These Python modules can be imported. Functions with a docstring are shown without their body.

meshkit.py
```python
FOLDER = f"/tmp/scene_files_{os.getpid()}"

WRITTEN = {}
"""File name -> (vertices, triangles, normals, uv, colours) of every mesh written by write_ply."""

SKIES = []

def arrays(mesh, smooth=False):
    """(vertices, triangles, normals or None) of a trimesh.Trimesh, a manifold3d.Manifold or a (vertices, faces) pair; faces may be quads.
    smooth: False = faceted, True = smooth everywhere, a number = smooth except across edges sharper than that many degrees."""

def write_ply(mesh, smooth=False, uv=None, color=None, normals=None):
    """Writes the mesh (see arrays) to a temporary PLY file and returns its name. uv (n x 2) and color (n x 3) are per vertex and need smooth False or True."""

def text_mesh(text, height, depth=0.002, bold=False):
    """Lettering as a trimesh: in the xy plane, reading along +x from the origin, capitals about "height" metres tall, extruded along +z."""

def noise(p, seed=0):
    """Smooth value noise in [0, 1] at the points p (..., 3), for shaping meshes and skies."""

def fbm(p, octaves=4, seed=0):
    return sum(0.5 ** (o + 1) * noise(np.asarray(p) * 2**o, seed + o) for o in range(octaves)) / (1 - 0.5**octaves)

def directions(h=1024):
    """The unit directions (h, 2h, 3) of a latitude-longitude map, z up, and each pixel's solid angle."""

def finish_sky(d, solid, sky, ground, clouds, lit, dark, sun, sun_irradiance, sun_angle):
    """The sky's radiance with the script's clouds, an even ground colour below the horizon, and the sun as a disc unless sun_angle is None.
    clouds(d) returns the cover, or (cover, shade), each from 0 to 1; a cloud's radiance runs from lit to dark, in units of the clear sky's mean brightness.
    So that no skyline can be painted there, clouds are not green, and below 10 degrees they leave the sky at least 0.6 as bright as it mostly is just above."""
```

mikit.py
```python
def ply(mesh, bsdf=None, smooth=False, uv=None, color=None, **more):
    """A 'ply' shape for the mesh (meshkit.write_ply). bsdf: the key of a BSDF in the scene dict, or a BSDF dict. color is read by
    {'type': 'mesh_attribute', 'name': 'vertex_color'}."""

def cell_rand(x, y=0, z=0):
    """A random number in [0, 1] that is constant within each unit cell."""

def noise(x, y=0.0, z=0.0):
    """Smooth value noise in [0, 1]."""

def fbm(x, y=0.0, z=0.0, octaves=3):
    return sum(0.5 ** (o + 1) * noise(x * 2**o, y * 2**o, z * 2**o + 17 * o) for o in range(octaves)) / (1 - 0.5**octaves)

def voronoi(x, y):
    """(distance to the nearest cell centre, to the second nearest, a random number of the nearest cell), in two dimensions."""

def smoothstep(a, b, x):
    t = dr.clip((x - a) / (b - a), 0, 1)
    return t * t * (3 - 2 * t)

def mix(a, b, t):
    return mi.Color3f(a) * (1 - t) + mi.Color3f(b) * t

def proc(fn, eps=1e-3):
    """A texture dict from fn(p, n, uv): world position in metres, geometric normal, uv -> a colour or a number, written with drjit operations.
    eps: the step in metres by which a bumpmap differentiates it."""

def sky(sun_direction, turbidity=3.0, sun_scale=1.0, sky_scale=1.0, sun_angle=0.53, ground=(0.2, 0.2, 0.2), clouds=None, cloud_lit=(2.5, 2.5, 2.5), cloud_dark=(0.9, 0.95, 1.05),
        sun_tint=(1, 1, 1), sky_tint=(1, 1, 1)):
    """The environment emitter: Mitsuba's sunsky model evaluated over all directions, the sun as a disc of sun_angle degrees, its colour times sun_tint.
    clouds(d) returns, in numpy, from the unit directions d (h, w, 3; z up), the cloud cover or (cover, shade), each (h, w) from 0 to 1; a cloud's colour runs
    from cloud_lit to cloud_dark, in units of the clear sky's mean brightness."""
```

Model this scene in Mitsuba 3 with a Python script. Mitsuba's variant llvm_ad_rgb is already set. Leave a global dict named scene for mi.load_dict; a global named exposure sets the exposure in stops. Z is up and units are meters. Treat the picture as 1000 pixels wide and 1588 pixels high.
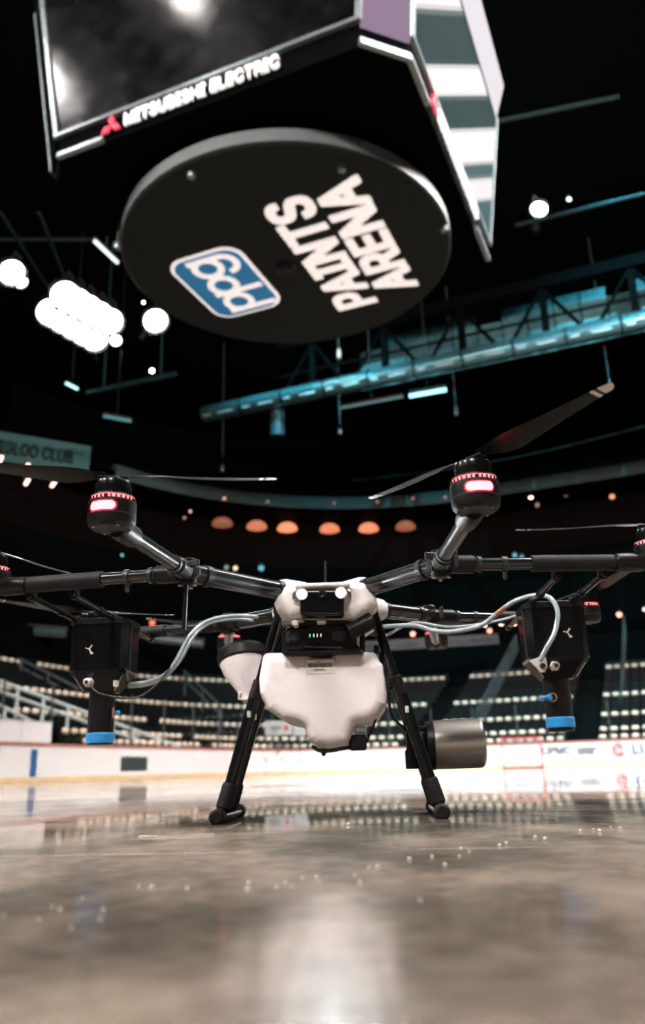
import math, random
import numpy as np
import trimesh
import manifold3d
import shapely
from shapely.geometry import Polygon
import drjit as dr
import mitsuba as mi
import mikit, meshkit
from mikit import proc, noise, fbm, mix, smoothstep

random.seed(7)
RNG = np.random.default_rng(7)
PI = math.pi
V = np.array

# ---------------------------------------------------------------- camera, exposure
FOCAL, PITCH, ROLL, EYE_Z = 1255.0, 0.31, 0.027, 0.095      # pixels of the 1000 px wide frame, radians, metres
EYE = V([0, 0, EYE_Z])
FWD = V([0, math.cos(PITCH), math.sin(PITCH)])
UP0 = V([0, -math.sin(PITCH), math.cos(PITCH)])
RIGHT0 = V([1.0, 0, 0])
UPV = UP0 * math.cos(ROLL) + RIGHT0 * math.sin(ROLL)
exposure = 0.25
scene = {
    'camera': {
        'type': 'thinlens', 'fov': math.degrees(2 * math.atan(500 / FOCAL)), 'fov_axis': 'x',
        'aperture_radius': 0.0039, 'focus_distance': 1.5, 'near_clip': 0.02, 'far_clip': 400.0,
        'to_world': mi.ScalarTransform4f().look_at(EYE.tolist(), (EYE + FWD).tolist(), UPV.tolist()),
    },
}
labels = {}
FLOOD = 300.0                  # radiance of the arena floodlights
WARM = (1.0, 0.93, 0.89)
TEAL = (0.14, 0.78, 1.0)


def ray(x, y):
    a, b = (x - 500) / FOCAL, (794 - y) / FOCAL
    c, s = math.cos(ROLL), math.sin(ROLL)
    a, b = a * c + b * s, -a * s + b * c
    return RIGHT0 * a + UP0 * b + FWD


def at_y(x, y, Y):
    d = ray(x, y)
    return EYE + d * (Y / d[1])


def at_z(x, y, Z):
    d = ray(x, y)
    return EYE + d * ((Z - EYE_Z) / d[2])


# arena axes: centre under the scoreboard, u across the rink, v along it
C0 = V([-0.57, 14.4, 0.0])
UA = V([0.923, -0.385, 0.0]); UA /= np.linalg.norm(UA)
VA = V([-UA[1], UA[0], 0.0])
ZA = V([0, 0, 1.0])


def uv(u, v, z=0.0):
    return C0 + UA * u + VA * v + ZA * z


ARENA = np.eye(4); ARENA[:3, 0], ARENA[:3, 1], ARENA[:3, 2], ARENA[:3, 3] = UA, VA, ZA, C0

# ---------------------------------------------------------------- materials


def mat(key, d):
    scene[key] = {'type': 'twosided', 'bsdf': d} if d['type'] in ('principled', 'diffuse', 'roughplastic', 'roughconductor') and not d.get('spec_trans') else d
    return key


def pr(key, color, rough=0.5, metal=0.0, spec=0.5, **more):
    col = color if isinstance(color, dict) else {'type': 'rgb', 'value': list(color)}
    return mat(key, {'type': 'principled', 'base_color': col, 'roughness': rough, 'metallic': metal, 'specular': spec, **more})


def floor_color(p, n, u_):
    a = fbm(p.x * 1.6 + 3, p.y * 1.6, 0, 4)
    b = fbm(p.x * 9 + 40, p.y * 5, 2, 3)
    c = fbm(p.x * 55, p.y * 55, 5, 2)
    t = dr.clip(0.55 * a + 0.33 * b + 0.12 * c, 0, 1)
    col = mix(mi.Color3f(0.036, 0.031, 0.024), mi.Color3f(0.215, 0.170, 0.135), smoothstep(0.3, 0.7, t))
    # pale scratches left by blades, long and thin
    w = p.y + 0.10 * p.x + 0.06 * noise(p.x * 3.1, p.y * 2.0, 1)
    s1 = dr.exp(-dr.square((w - 1.12) / 0.0035)) * smoothstep(0.35, 0.6, noise(p.x * 6 + 9, p.y * 2, 3))
    w2 = p.y + 0.42 * p.x + 0.02 * noise(p.x * 9, 0, 4)
    s2 = dr.exp(-dr.square((w2 - 2.15) / 0.006)) * smoothstep(0.3, 0.6, noise(p.x * 5 + 2, 1, 6))
    return mix(col, mi.Color3f(0.5, 0.46, 0.42), dr.clip(0.5 * (s1 + s2), 0, 1))


def floor_rough(p, n, u_):
    # standing water beyond the drone, damp and then drier concrete this side of it
    dry = 1 - smoothstep(0.75, 1.75, p.y + 0.5 * (fbm(p.x * 1.3 + 4, p.y * 1.3, 8, 3) - 0.5))
    return 0.035 + 0.05 * smoothstep(0.4, 0.75, fbm(p.x * 2.3 + 11, p.y * 1.7, 3, 3)) + dry * (0.07 + 0.07 * fbm(p.x * 3 + 1, p.y * 3, 5, 3))


def floor_bump(p, n, u_):
    return 0.0012 * fbm(p.x * 14, p.y * 14, 0, 3)


mat('m_floor', {'type': 'principled', 'base_color': proc(floor_color), 'roughness': proc(floor_rough), 'specular': 0.5})
pr('m_black', (0.0035, 0.0037, 0.004), 0.4, spec=.28)
pr('m_black_gloss', (0.003, 0.0034, 0.0036), 0.22, spec=.3)
pr('m_rubber', (0.006, 0.006, 0.006), 0.6, spec=.3)
pr('m_carbon', (0.005, 0.006, 0.0065), 0.2, spec=.8)
pr('m_leg', (0.004, 0.0045, 0.005), 0.25, spec=.3)
pr('m_dark_grey', (0.02, 0.022, 0.023), 0.35)
pr('m_grey_tip', (0.55, 0.52, 0.5), 0.45)
pr('m_shell', (0.82, 0.79, 0.78), 0.32)
pr('m_tank', proc(lambda p, n, u_: mix(mi.Color3f(0.92, 0.87, 0.87), mi.Color3f(0.88, 0.82, 0.82), fbm(p.x * 18, p.y * 18, p.z * 30, 2))), 0.42)
pr('m_white', (0.8, 0.77, 0.75), 0.4)
pr('m_ink', (0.02, 0.02, 0.02), 0.6)
pr('m_steel', proc(lambda p, n, u_: mix(mi.Color3f(0.42, 0.40, 0.36), mi.Color3f(0.58, 0.55, 0.50), fbm(p.x * 12, p.y * 90, p.z * 90, 3))), 0.34, 1.0)
pr('m_chrome', (0.7, 0.7, 0.7), 0.25, 1.0)
pr('m_blue', (0.02, 0.27, 0.62), 0.4)
pr('m_copper', (0.5, 0.25, 0.14), 0.4, 0.6)
pr('m_hose', (0.36, 0.44, 0.46), 0.12, 0.0, 0.9, clearcoat=1.0, clearcoat_gloss=0.95)
pr('m_board', (0.86, 0.83, 0.82), 0.35)
pr('m_board_seam', (0.33, 0.32, 0.31), 0.5)
pr('m_kick', (0.8, 0.58, 0.34), 0.4)
pr('m_cap', (0.55, 0.2, 0.17), 0.4)
pr('m_red', (0.55, 0.03, 0.04), 0.4)
pr('m_blue_line', (0.02, 0.12, 0.3), 0.4)
pr('m_advert_blue', (0.008, 0.05, 0.12), 0.5)
pr('m_advert_grey', (0.09, 0.09, 0.1), 0.5)
pr('m_hatch', (0.03, 0.045, 0.045), 0.5)
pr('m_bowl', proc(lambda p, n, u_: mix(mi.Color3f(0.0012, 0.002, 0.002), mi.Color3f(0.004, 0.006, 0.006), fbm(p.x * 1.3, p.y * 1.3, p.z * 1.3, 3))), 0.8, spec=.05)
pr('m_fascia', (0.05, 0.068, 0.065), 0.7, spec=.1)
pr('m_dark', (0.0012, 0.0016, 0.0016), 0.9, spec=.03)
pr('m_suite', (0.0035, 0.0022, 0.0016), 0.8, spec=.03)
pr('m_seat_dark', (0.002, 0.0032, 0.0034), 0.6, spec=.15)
pr('m_seat_pad', (0.86, 0.68, 0.52), 0.55)
pr('m_rail', (0.55, 0.62, 0.62), 0.4, 0.2)
pr('m_glass_post', (0.05, 0.065, 0.065), 0.5, 0.3)
mat('m_pane', {'type': 'thindielectric', 'int_ior': 1.2})
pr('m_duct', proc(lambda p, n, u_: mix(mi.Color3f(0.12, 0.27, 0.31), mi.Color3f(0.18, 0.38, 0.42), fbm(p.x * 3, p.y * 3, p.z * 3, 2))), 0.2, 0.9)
pr('m_beam', (0.006, 0.011, 0.012), 0.8, spec=.1)
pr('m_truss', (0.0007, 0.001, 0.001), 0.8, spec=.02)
pr('m_blade', (0.004, 0.0055, 0.0052), 0.33, spec=.3)
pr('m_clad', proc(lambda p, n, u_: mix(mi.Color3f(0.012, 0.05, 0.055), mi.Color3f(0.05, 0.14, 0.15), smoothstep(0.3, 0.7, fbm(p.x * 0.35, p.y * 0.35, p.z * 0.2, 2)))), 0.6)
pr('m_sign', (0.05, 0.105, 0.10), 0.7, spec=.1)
pr('m_trim', (0.27, 0.32, 0.33), 0.34, 0.7)
pr('m_screen_off', (0.0015, 0.002, 0.002), proc(lambda p, n, u_: 0.1 + 0.16 * fbm(p.x * 3.2, p.y * 3.2, p.z * 3.2, 4)), spec=.35)
pr('m_disc', (0.018, 0.021, 0.019), 0.7, spec=.1)
pr('m_rim', (0.13, 0.15, 0.145), 0.5)
pr('m_letter', (0.86, 0.82, 0.79), 0.5)
pr('m_logo_blue', (0.03, 0.2, 0.4), 0.5)
pr('m_lamp_can', (0.004, 0.004, 0.004), 0.6)
pr('m_net', (0.6, 0.56, 0.55), 0.7)
pr('m_ice', (0.5, 0.46, 0.43), 0.07)
pr('m_panel_grey', (0.5, 0.52, 0.52), 0.5)
pr('m_grille', (0.2, 0.22, 0.22), 0.5, 0.6)
pr('m_red_mark', (0.36, 0.012, 0.02), 0.5)
pr('m_corrugated', (0.008, 0.009, 0.009), 0.35)
pr('m_lens_glass', (0.06, 0.06, 0.06), 0.3)

# ---------------------------------------------------------------- mesh helpers
cat = trimesh.util.concatenate


def obj(key, mesh, m, smooth=False, emit=None, weight=None, **more):
    """One entry of the scene; a taken key gets the next number."""
    k, n = key, 0
    while k in scene:
        n += 1
        k = f'{key}_{n:03d}'
    d = mikit.ply(mesh, m, smooth, **more)
    if emit is not None:
        rad = emit if isinstance(emit, dict) else {'type': 'rgb', 'value': [float(x) for x in emit]}
        d['emitter'] = {'type': 'area', 'radiance': rad}
        if weight is not None:
            d['emitter']['sampling_weight'] = float(weight)
    scene[k] = d
    return k


used = set()


def thing(name, label, category, group=None, kind=None):
    k, n = name, 0
    while k in used:
        n += 1
        k = f'{name}_{n:03d}'
    used.add(k)
    labels[k] = {'label': label, 'category': category}
    if group:
        labels[k]['group'] = group
    if kind:
        labels[k]['kind'] = kind
    return k


def struct(name, mesh, m, smooth=False, label=None):
    labels[name] = {'kind': 'structure', 'label': label or name.replace('_', ' ')}
    used.add(name)
    obj(name, mesh, m, smooth)
    return name


def part_label(key, text):
    labels[key] = {'label': text}


def xf(mesh, M):
    m = mesh.copy()
    m.apply_transform(M)
    return m


def move(mesh, *t):
    m = mesh.copy()
    m.apply_translation(t)
    return m


def rot(mesh, ang, axis, point=None):
    return xf(mesh, trimesh.transformations.rotation_matrix(ang, axis, point))


def frame(x, y, z, o):
    M = np.eye(4)
    M[:3, 0], M[:3, 1], M[:3, 2], M[:3, 3] = x, y, z, o
    return M


def box(sx, sy, sz, c=(0, 0, 0), b=0.0):
    """Box with chamfered edges."""
    if b <= 0:
        return move(trimesh.creation.box((sx, sy, sz)), *c)
    h = V([sx, sy, sz]) / 2
    pts = []
    for sg in np.ndindex(2, 2, 2):
        s = V(sg) * 2 - 1
        for k in range(3):
            q = h - b
            q[k] = h[k]
            pts.append(s * q)
    m = trimesh.Trimesh(V(pts)).convex_hull
    return move(m, *c)


def tube(pts, r, n=12, caps=True):
    pts = V(pts, ) if False else np.asarray(pts, float)
    k = len(pts)
    rr = np.broadcast_to(np.asarray(r, float), (k,))
    t = np.gradient(pts, axis=0)
    t /= np.linalg.norm(t, axis=1, keepdims=True)
    a = np.cross(t[0], [0, 0, 1.0])
    if np.linalg.norm(a) < 1e-3:
        a = np.cross(t[0], [0, 1.0, 0])
    a /= np.linalg.norm(a)
    ph = np.arange(n) * 2 * PI / n
    rings = []
    for i in range(k):
        a = a - t[i] * (a @ t[i])
        a /= np.linalg.norm(a)
        b = np.cross(t[i], a)
        rings.append(pts[i] + rr[i] * (np.cos(ph)[:, None] * a + np.sin(ph)[:, None] * b))
    v = np.vstack(rings)
    f = []
    for i in range(k - 1):
        for j in range(n):
            p, q = i * n + j, i * n + (j + 1) % n
            f += [[p, q, q + n], [p, q + n, p + n]]
    if caps:
        v = np.vstack([v, pts[0], pts[-1]])
        for j in range(n):
            f += [[k * n, (j + 1) % n, j], [k * n + 1, (k - 1) * n + j, (k - 1) * n + (j + 1) % n]]
    return trimesh.Trimesh(v, f, process=False)


def spline(pts, m=8):
    p = np.asarray(pts, float)
    p = np.vstack([2 * p[0] - p[1], p, 2 * p[-1] - p[-2]])
    out = []
    for i in range(1, len(p) - 2):
        for s in np.arange(m) / m:
            a, b, c, d = p[i - 1:i + 3]
            out.append(0.5 * (2 * b + (c - a) * s + (2 * a - 5 * b + 4 * c - d) * s * s + (3 * b - a - 3 * c + d) * s ** 3))
    out.append(p[-2])
    return V(out)


def lathe(prof, n=32, axis='z'):
    """prof: (radius, height) pairs, bottom to top; closed on the axis where the radius is 0."""
    m = trimesh.creation.revolve(np.asarray(prof, float), sections=n)
    m.fix_normals()
    if axis == 'x':
        m = rot(m, PI / 2, [0, 1, 0])
    elif axis == 'y':
        m = rot(m, -PI / 2, [1, 0, 0])
    return m


def between(a, b, r, n=16, r2=None):
    return tube([a, b], [r, r2 if r2 is not None else r], n)


def extrude(poly, h):
    ps = getattr(poly, 'geoms', [poly])
    return cat([trimesh.creation.extrude_polygon(p, h, engine='earcut') for p in ps])


def rounded_slab(outline, y0, y1, r, bulge=0.0, n=160, steps=6):
    """Outline in x,z, extruded along y from y0 to y1 with edges rounded by r; bulge lets the faces swell."""
    poly = Polygon(outline)
    poly = poly.buffer(-0.006).buffer(0.012).buffer(-0.006)
    ring = shapely.geometry.polygon.orient(poly).exterior
    p = V([ring.interpolate(s, normalized=True).coords[0] for s in np.arange(n) / n])
    tan = np.roll(p, -2, 0) - np.roll(p, 2, 0)
    nor = np.stack([tan[:, 1], -tan[:, 0]], 1)
    nor /= np.linalg.norm(nor, axis=1, keepdims=True)
    rings = []
    prof = [(1 - math.cos(a), 1 - math.sin(a)) for a in np.linspace(PI / 2, 0, steps)]  # (inset, depth) from side inwards
    front = [(r * (1 - math.sin(a)), r * (1 - math.cos(a))) for a in np.linspace(0, PI / 2, steps)]
    layers = [(i, y0 + d) for i, d in front] + [(i, y1 - d) for i, d in front[::-1]]
    for inset, y in layers:
        if inset < 1e-6:
            q = p
        else:
            inner = poly.buffer(-inset)
            inner = max(getattr(inner, 'geoms', [inner]), key=lambda g: g.area).exterior
            q = V([inner.interpolate(inner.project(shapely.geometry.Point(*c))).coords[0] for c in p])
        rings.append(np.stack([q[:, 0], np.full(n, y), q[:, 1]], 1))
    v = np.vstack(rings)
    f = []
    for i in range(len(layers) - 1):
        for j in range(n):
            a, b = i * n + j, i * n + (j + 1) % n
            f += [[a, b, b + n], [a, b + n, a + n]]
    base = len(v)
    c = p.mean(0)
    # caps: concentric rings that swell by bulge
    caps = [v]
    for side, (y, sgn) in enumerate(((y0, -1), (y1, 1))):
        edge = (0 if side == 0 else (len(layers) - 1) * n)
        er = v[edge:edge + n]
        pl = Polygon(er[:, [0, 2]]).buffer(0)
        pl = max(getattr(pl, 'geoms', [pl]), key=lambda g: g.area)
        vv, ff = trimesh.creation.triangulate_polygon(pl, engine='earcut')
        cap = np.stack([vv[:, 0], np.full(len(vv), y), vv[:, 1]], 1)
        f += (ff[:, ::(-1 if side else 1)] + sum(len(x) for x in caps)).tolist()
        caps.append(cap)
    m = trimesh.Trimesh(np.vstack(caps), f, process=False)
    m.merge_vertices(digits_vertex=6)
    m.fix_normals()
    return m


def facing(normal, up=(0, 0, 1)):
    n = np.asarray(normal, float); n = n / np.linalg.norm(n)
    x = np.cross(up, n); x /= np.linalg.norm(x)
    return x, np.cross(n, x), n


# ---------------------------------------------------------------- the setting: floor, bowl, ceiling
HU, HV, RC = 11.2, 25.4, 7.2


def ring(off, per=14, closed=True):
    """Rounded rectangle of the rink grown by off, in uv, counter-clockwise from the right side."""
    a, b, r = HU + off, HV + off, RC + off
    pts = []
    for cx, cy, t0 in ((a - r, b - r, 0), (-(a - r), b - r, 90), (-(a - r), -(b - r), 180), (a - r, -(b - r), 270)):
        for t in np.linspace(t0, t0 + 90, per):
            pts.append((cx + r * math.cos(math.radians(t)), cy + r * math.sin(math.radians(t))))
    return V(pts)


def bowl(profile, per=14, keep=None):
    rows = []
    for off, z in profile:
        q = ring(off, per)
        rows.append(np.column_stack([q, np.full(len(q), z)]))
    n = len(rows[0])
    v = np.vstack(rows)
    f = []
    for i in range(len(rows) - 1):
        for j in range(n):
            a, b = i * n + j, i * n + (j + 1) % n
            if keep is None or keep(*((rows[0][j] + rows[0][(j + 1) % n]) / 2)[:2]):
                f += [[a, b, b + n], [a, b + n, a + n]]
    return xf(trimesh.Trimesh(v, f, process=False), ARENA)


TREAD, RISE, ROW0 = 0.87, 0.365, 0.62
q = ring(0.3)
struct('floor', xf(trimesh.Trimesh(*(lambda vf: (np.column_stack([vf[0], np.zeros(len(vf[0]))]), vf[1]))(trimesh.creation.triangulate_polygon(Polygon(q), engine='earcut')), process=False), ARENA), 'm_floor', label='wet grey-brown concrete rink floor')
steps = [(0.22, 0.0), (0.22, 0.3)]
for k in range(13):
    steps += [(0.22 if k == 0 else ROW0 - 0.4 + TREAD * k, 0.3 + RISE * k), (ROW0 - 0.4 + TREAD * (k + 1), 0.3 + RISE * k)]
TOP = steps[-1]
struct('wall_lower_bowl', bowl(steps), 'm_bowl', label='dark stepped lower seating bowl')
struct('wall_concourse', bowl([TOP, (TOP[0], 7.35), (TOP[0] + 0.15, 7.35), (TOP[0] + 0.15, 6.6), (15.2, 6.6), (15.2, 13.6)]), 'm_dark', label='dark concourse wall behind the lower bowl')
struct('wall_suite', bowl([(15.2, 13.6), (15.2, 16.75)]), 'm_suite', label='brown suite wall behind glowing orange domes')
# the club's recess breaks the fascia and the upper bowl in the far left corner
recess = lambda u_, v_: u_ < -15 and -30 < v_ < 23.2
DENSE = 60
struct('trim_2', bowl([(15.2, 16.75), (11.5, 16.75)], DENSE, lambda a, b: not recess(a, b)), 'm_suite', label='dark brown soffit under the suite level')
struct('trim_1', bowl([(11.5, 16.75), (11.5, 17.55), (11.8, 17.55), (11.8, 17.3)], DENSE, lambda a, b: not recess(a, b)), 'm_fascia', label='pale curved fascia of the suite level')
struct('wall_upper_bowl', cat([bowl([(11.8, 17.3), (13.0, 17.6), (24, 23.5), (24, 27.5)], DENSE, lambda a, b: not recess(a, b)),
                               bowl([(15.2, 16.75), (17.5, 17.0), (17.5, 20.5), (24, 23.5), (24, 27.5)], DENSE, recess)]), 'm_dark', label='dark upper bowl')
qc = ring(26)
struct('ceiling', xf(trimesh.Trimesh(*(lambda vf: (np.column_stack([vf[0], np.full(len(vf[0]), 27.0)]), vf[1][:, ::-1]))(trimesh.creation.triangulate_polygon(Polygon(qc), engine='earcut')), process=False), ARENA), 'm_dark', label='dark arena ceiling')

# ---------------------------------------------------------------- arena lamps that light the room
M_CAN = cat([lathe([(0.0, 0.0), (0.2, 0.02), (0.29, 0.12), (0.31, 0.3), (0.33, 0.3), (0.33, 0.27)], 20), box(0.05, 0.75, 0.05, (0, 0, -0.05), 0.008), box(0.05, 0.05, 0.35, (0, 0.36, 0.1), 0.008), box(0.05, 0.05, 0.35, (0, -0.36, 0.1), 0.008)])
M_LENS = lathe([(0, 0.285), (0.15, 0.28), (0.27, 0.262)], 20)


def flood(pos, aim, label, radiance, scale=1.0, group=None, weight=None, name='floodlight'):
    t = thing(name, label, 'floodlight', group)
    x, y, n = facing(V(aim) - pos)
    M = frame(x * scale, y * scale, n * scale, pos)
    obj(t + '__housing', xf(M_CAN, M), 'm_lamp_can', 30)
    lens = xf(M_LENS, M)
    fn = lens.face_normals.mean(0)
    if fn @ n < 0:
        lens.invert()
    obj(t + '__lens', lens, 'm_lens_glass', False, emit=radiance, weight=weight)
    return t


def bank(u, v, label, aim, k=1.0, tint=WARM, W=4.8, D=2.6):
    """A wide floodlight bank on the catwalk: housing, lens, two brackets."""
    t = thing('floodlight_bank', label, 'floodlight')
    pos = uv(u, v, 18.5)
    x, y, n = facing(V(aim) - pos)
    M = frame(x, y, n, pos)
    obj(t + '__housing', xf(cat([box(W, D, 0.3, (0, 0, -0.17), 0.04), box(W, 0.06, 0.3, (0, D / 2 - .03, 0.08), 0.01), box(W, 0.06, 0.3, (0, .03 - D / 2, 0.08), 0.01)]), M), 'm_lamp_can')
    lens = xf(trimesh.Trimesh([[-W / 2 + .05, -D / 2 + .05, 0], [W / 2 - .05, -D / 2 + .05, 0], [W / 2 - .05, D / 2 - .05, 0], [-W / 2 + .05, D / 2 - .05, 0]], [[0, 1, 2], [0, 2, 3]], process=False), M)
    obj(t + '__lens', lens, 'm_lens_glass', False, emit=V(tint) * FLOOD * k * 3.22 / ((W - .1) * (D - .1)), weight=1.0)
    for s in (-1, 1):
        obj(t + '__bracket', xf(box(0.06, 0.06, 1.2, (s * 1.0, 0, -0.85), 0.01), M), 'm_lamp_can')


bank(13, 9, 'wide floodlight bank over the right side of the rink', uv(0, 10, 0))
bank(13, -8, 'wide floodlight bank over the right stands near the camera', uv(0, -6, 0))
bank(-17, -18, 'wide floodlight bank over the left stands near the camera', uv(0, -6, 0))
bank(9, -27, 'wide floodlight bank behind the camera on the right', uv(3, -8, 0), 1.35)
bank(-6, -27, 'wide floodlight bank behind the camera on the left', uv(3, -8, 0), 1.35)
bank(10, -1, 'added wide floodlight bank above the near right of the scoreboard', uv(3, 24, 0), 1.1)  # added out of view to brighten the far boards
bank(13, 2.5, 'added wide floodlight bank over the right boards beside the scoreboard', uv(-9, 18, 0), 1.8)  # added out of view to whiten the boards at the left end
ICE = uv(0, 3, 0)
flood(uv(-8.6, -10.3, 18.5), uv(-3.2, -3.7, 12.5), 'floodlight mirrored at the left of the dark main screen', V(WARM) * FLOOD * .35, 2.0, weight=.1)
flood(uv(-3.1, -9.6, 18.5), uv(-0.1, -3.7, 13), 'floodlight mirrored high in the dark main screen', V(WARM) * FLOOD * .25, 1.4, weight=.1)
NTH = ['first', 'second', 'third', 'fourth', 'fifth', 'sixth', 'seventh', 'eighth', 'ninth', 'tenth', 'eleventh', 'twelfth', 'thirteenth', 'last']
# the bright cluster high on the left
for i in range(5):
    for j in range(2):
        p = at_z(84 + 17.5 * i + 14 * (j - 0.5) * 1.6, 462 + 10.5 * i - 17 * (j - 0.5) * 1.6, 18)
        flood(p, ICE, f'round floodlight in the large bright cluster, {NTH[i]} from the left in its {"lower" if j == 0 else "upper"} row', V((0.86, 1.0, 1.0)) * FLOOD * 0.24, 1.95, 'cluster of ten floodlights', weight=0.12)
flood(at_z(12, 414, 18), ICE, 'pinkish bright floodlight at the left edge of the frame', V((1, .9, .92)) * FLOOD * .3, 1.7, weight=0.1)
flood(at_z(29, 432, 18), ICE, 'smaller white lamp just below the floodlight at the left edge', V((1, 1, 1)) * 60, 0.9, weight=0.05)
flood(at_z(178, 525, 18), ICE, 'small white lamp at the lower right end of the bright cluster', V((.9, 1, 1)) * 60, 0.85, weight=0.05)
flood(at_z(238, 490, 18), ICE, 'pinkish floodlight beside the lower left rim of the round sign', V((1, .9, .92)) * FLOOD * .3, 1.75, weight=0.1)
flood(at_z(222, 468, 18), ICE, 'tiny lamp just above the pinkish floodlight by the round sign', V((.9, 1, 1)) * 25, 0.2, weight=0.02)
flood(at_z(838, 317, 18), ICE, 'lone teal-white lamp in the dark roof right of the scoreboard', V((.75, 1, 1)) * 70, 1.0, weight=0.05)
flood(at_z(883, 307, 18), ICE, 'tiny dim lamp right of the lone teal-white lamp', V((.8, 1, 1)) * 3, 0.28, weight=0.02)
flood(at_z(235, 574, 18), ICE, 'small oval lamp under the pinkish floodlight near the pipe', V((.9, 1, 1)) * 14, 0.42, weight=0.02)


def spot(key, pos, target, color, k, cutoff, beam=None):
    scene[key] = {'type': 'spot', 'to_world': mi.ScalarTransform4f().look_at([float(a) for a in pos], [float(a) for a in target], [0.1, 0.2, 1]),
                  'intensity': {'type': 'rgb', 'value': [float(c * k) for c in color]}, 'cutoff_angle': cutoff, 'beam_width': beam or cutoff * 0.6}


def stage_light(pos, target, color, k, cutoff, label):
    """An added spot that tints what it lights; its can and yoke are invented."""
    t = thing('stage_light', label, 'added_spotlight')
    x, y, n = facing(V(target) - pos)
    M = frame(x, y, n, pos)
    obj(t + '__housing', xf(lathe([(0.0, -0.5), (0.12, -0.48), (0.16, -0.1), (0.16, 0.0), (0.14, 0.0), (0.13, -0.1)], 16), M), 'm_lamp_can', 30)
    obj(t + '__yoke', xf(cat([box(0.03, 0.05, 0.4, (s * 0.18, 0, -0.3), 0.005) for s in (-1, 1)] + [box(0.4, 0.05, 0.03, (0, 0, -0.52), 0.005)]), M), 'm_lamp_can')
    spot(t + '__beam', V(pos) + n * 0.03, target, color, k, cutoff)


stage_light(uv(-9, 15, 23.5), uv(-8, 20.3, 18), TEAL, 1100, 42, 'added teal spotlight in the roof above the left of the duct')  # added spots that give the duct its cyan highlight
stage_light(uv(9, 13, 24.5), uv(8, 20.3, 18), TEAL, 2000, 40, 'added teal spotlight in the roof above the right of the duct')

stage_light(uv(3, 23.6, 26), uv(3, 24.6, 20), TEAL, 10, 50, 'added teal spotlight washing the left cladding panels')  # added wash that tints the cladding
stage_light(uv(13, 23.6, 26), uv(13, 24.6, 20), TEAL, 20, 50, 'added teal spotlight washing the right cladding panels')

# ---------------------------------------------------------------- scoreboard
sb = thing('scoreboard', 'huge four-sided scoreboard hanging over centre ice', 'scoreboard')


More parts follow.
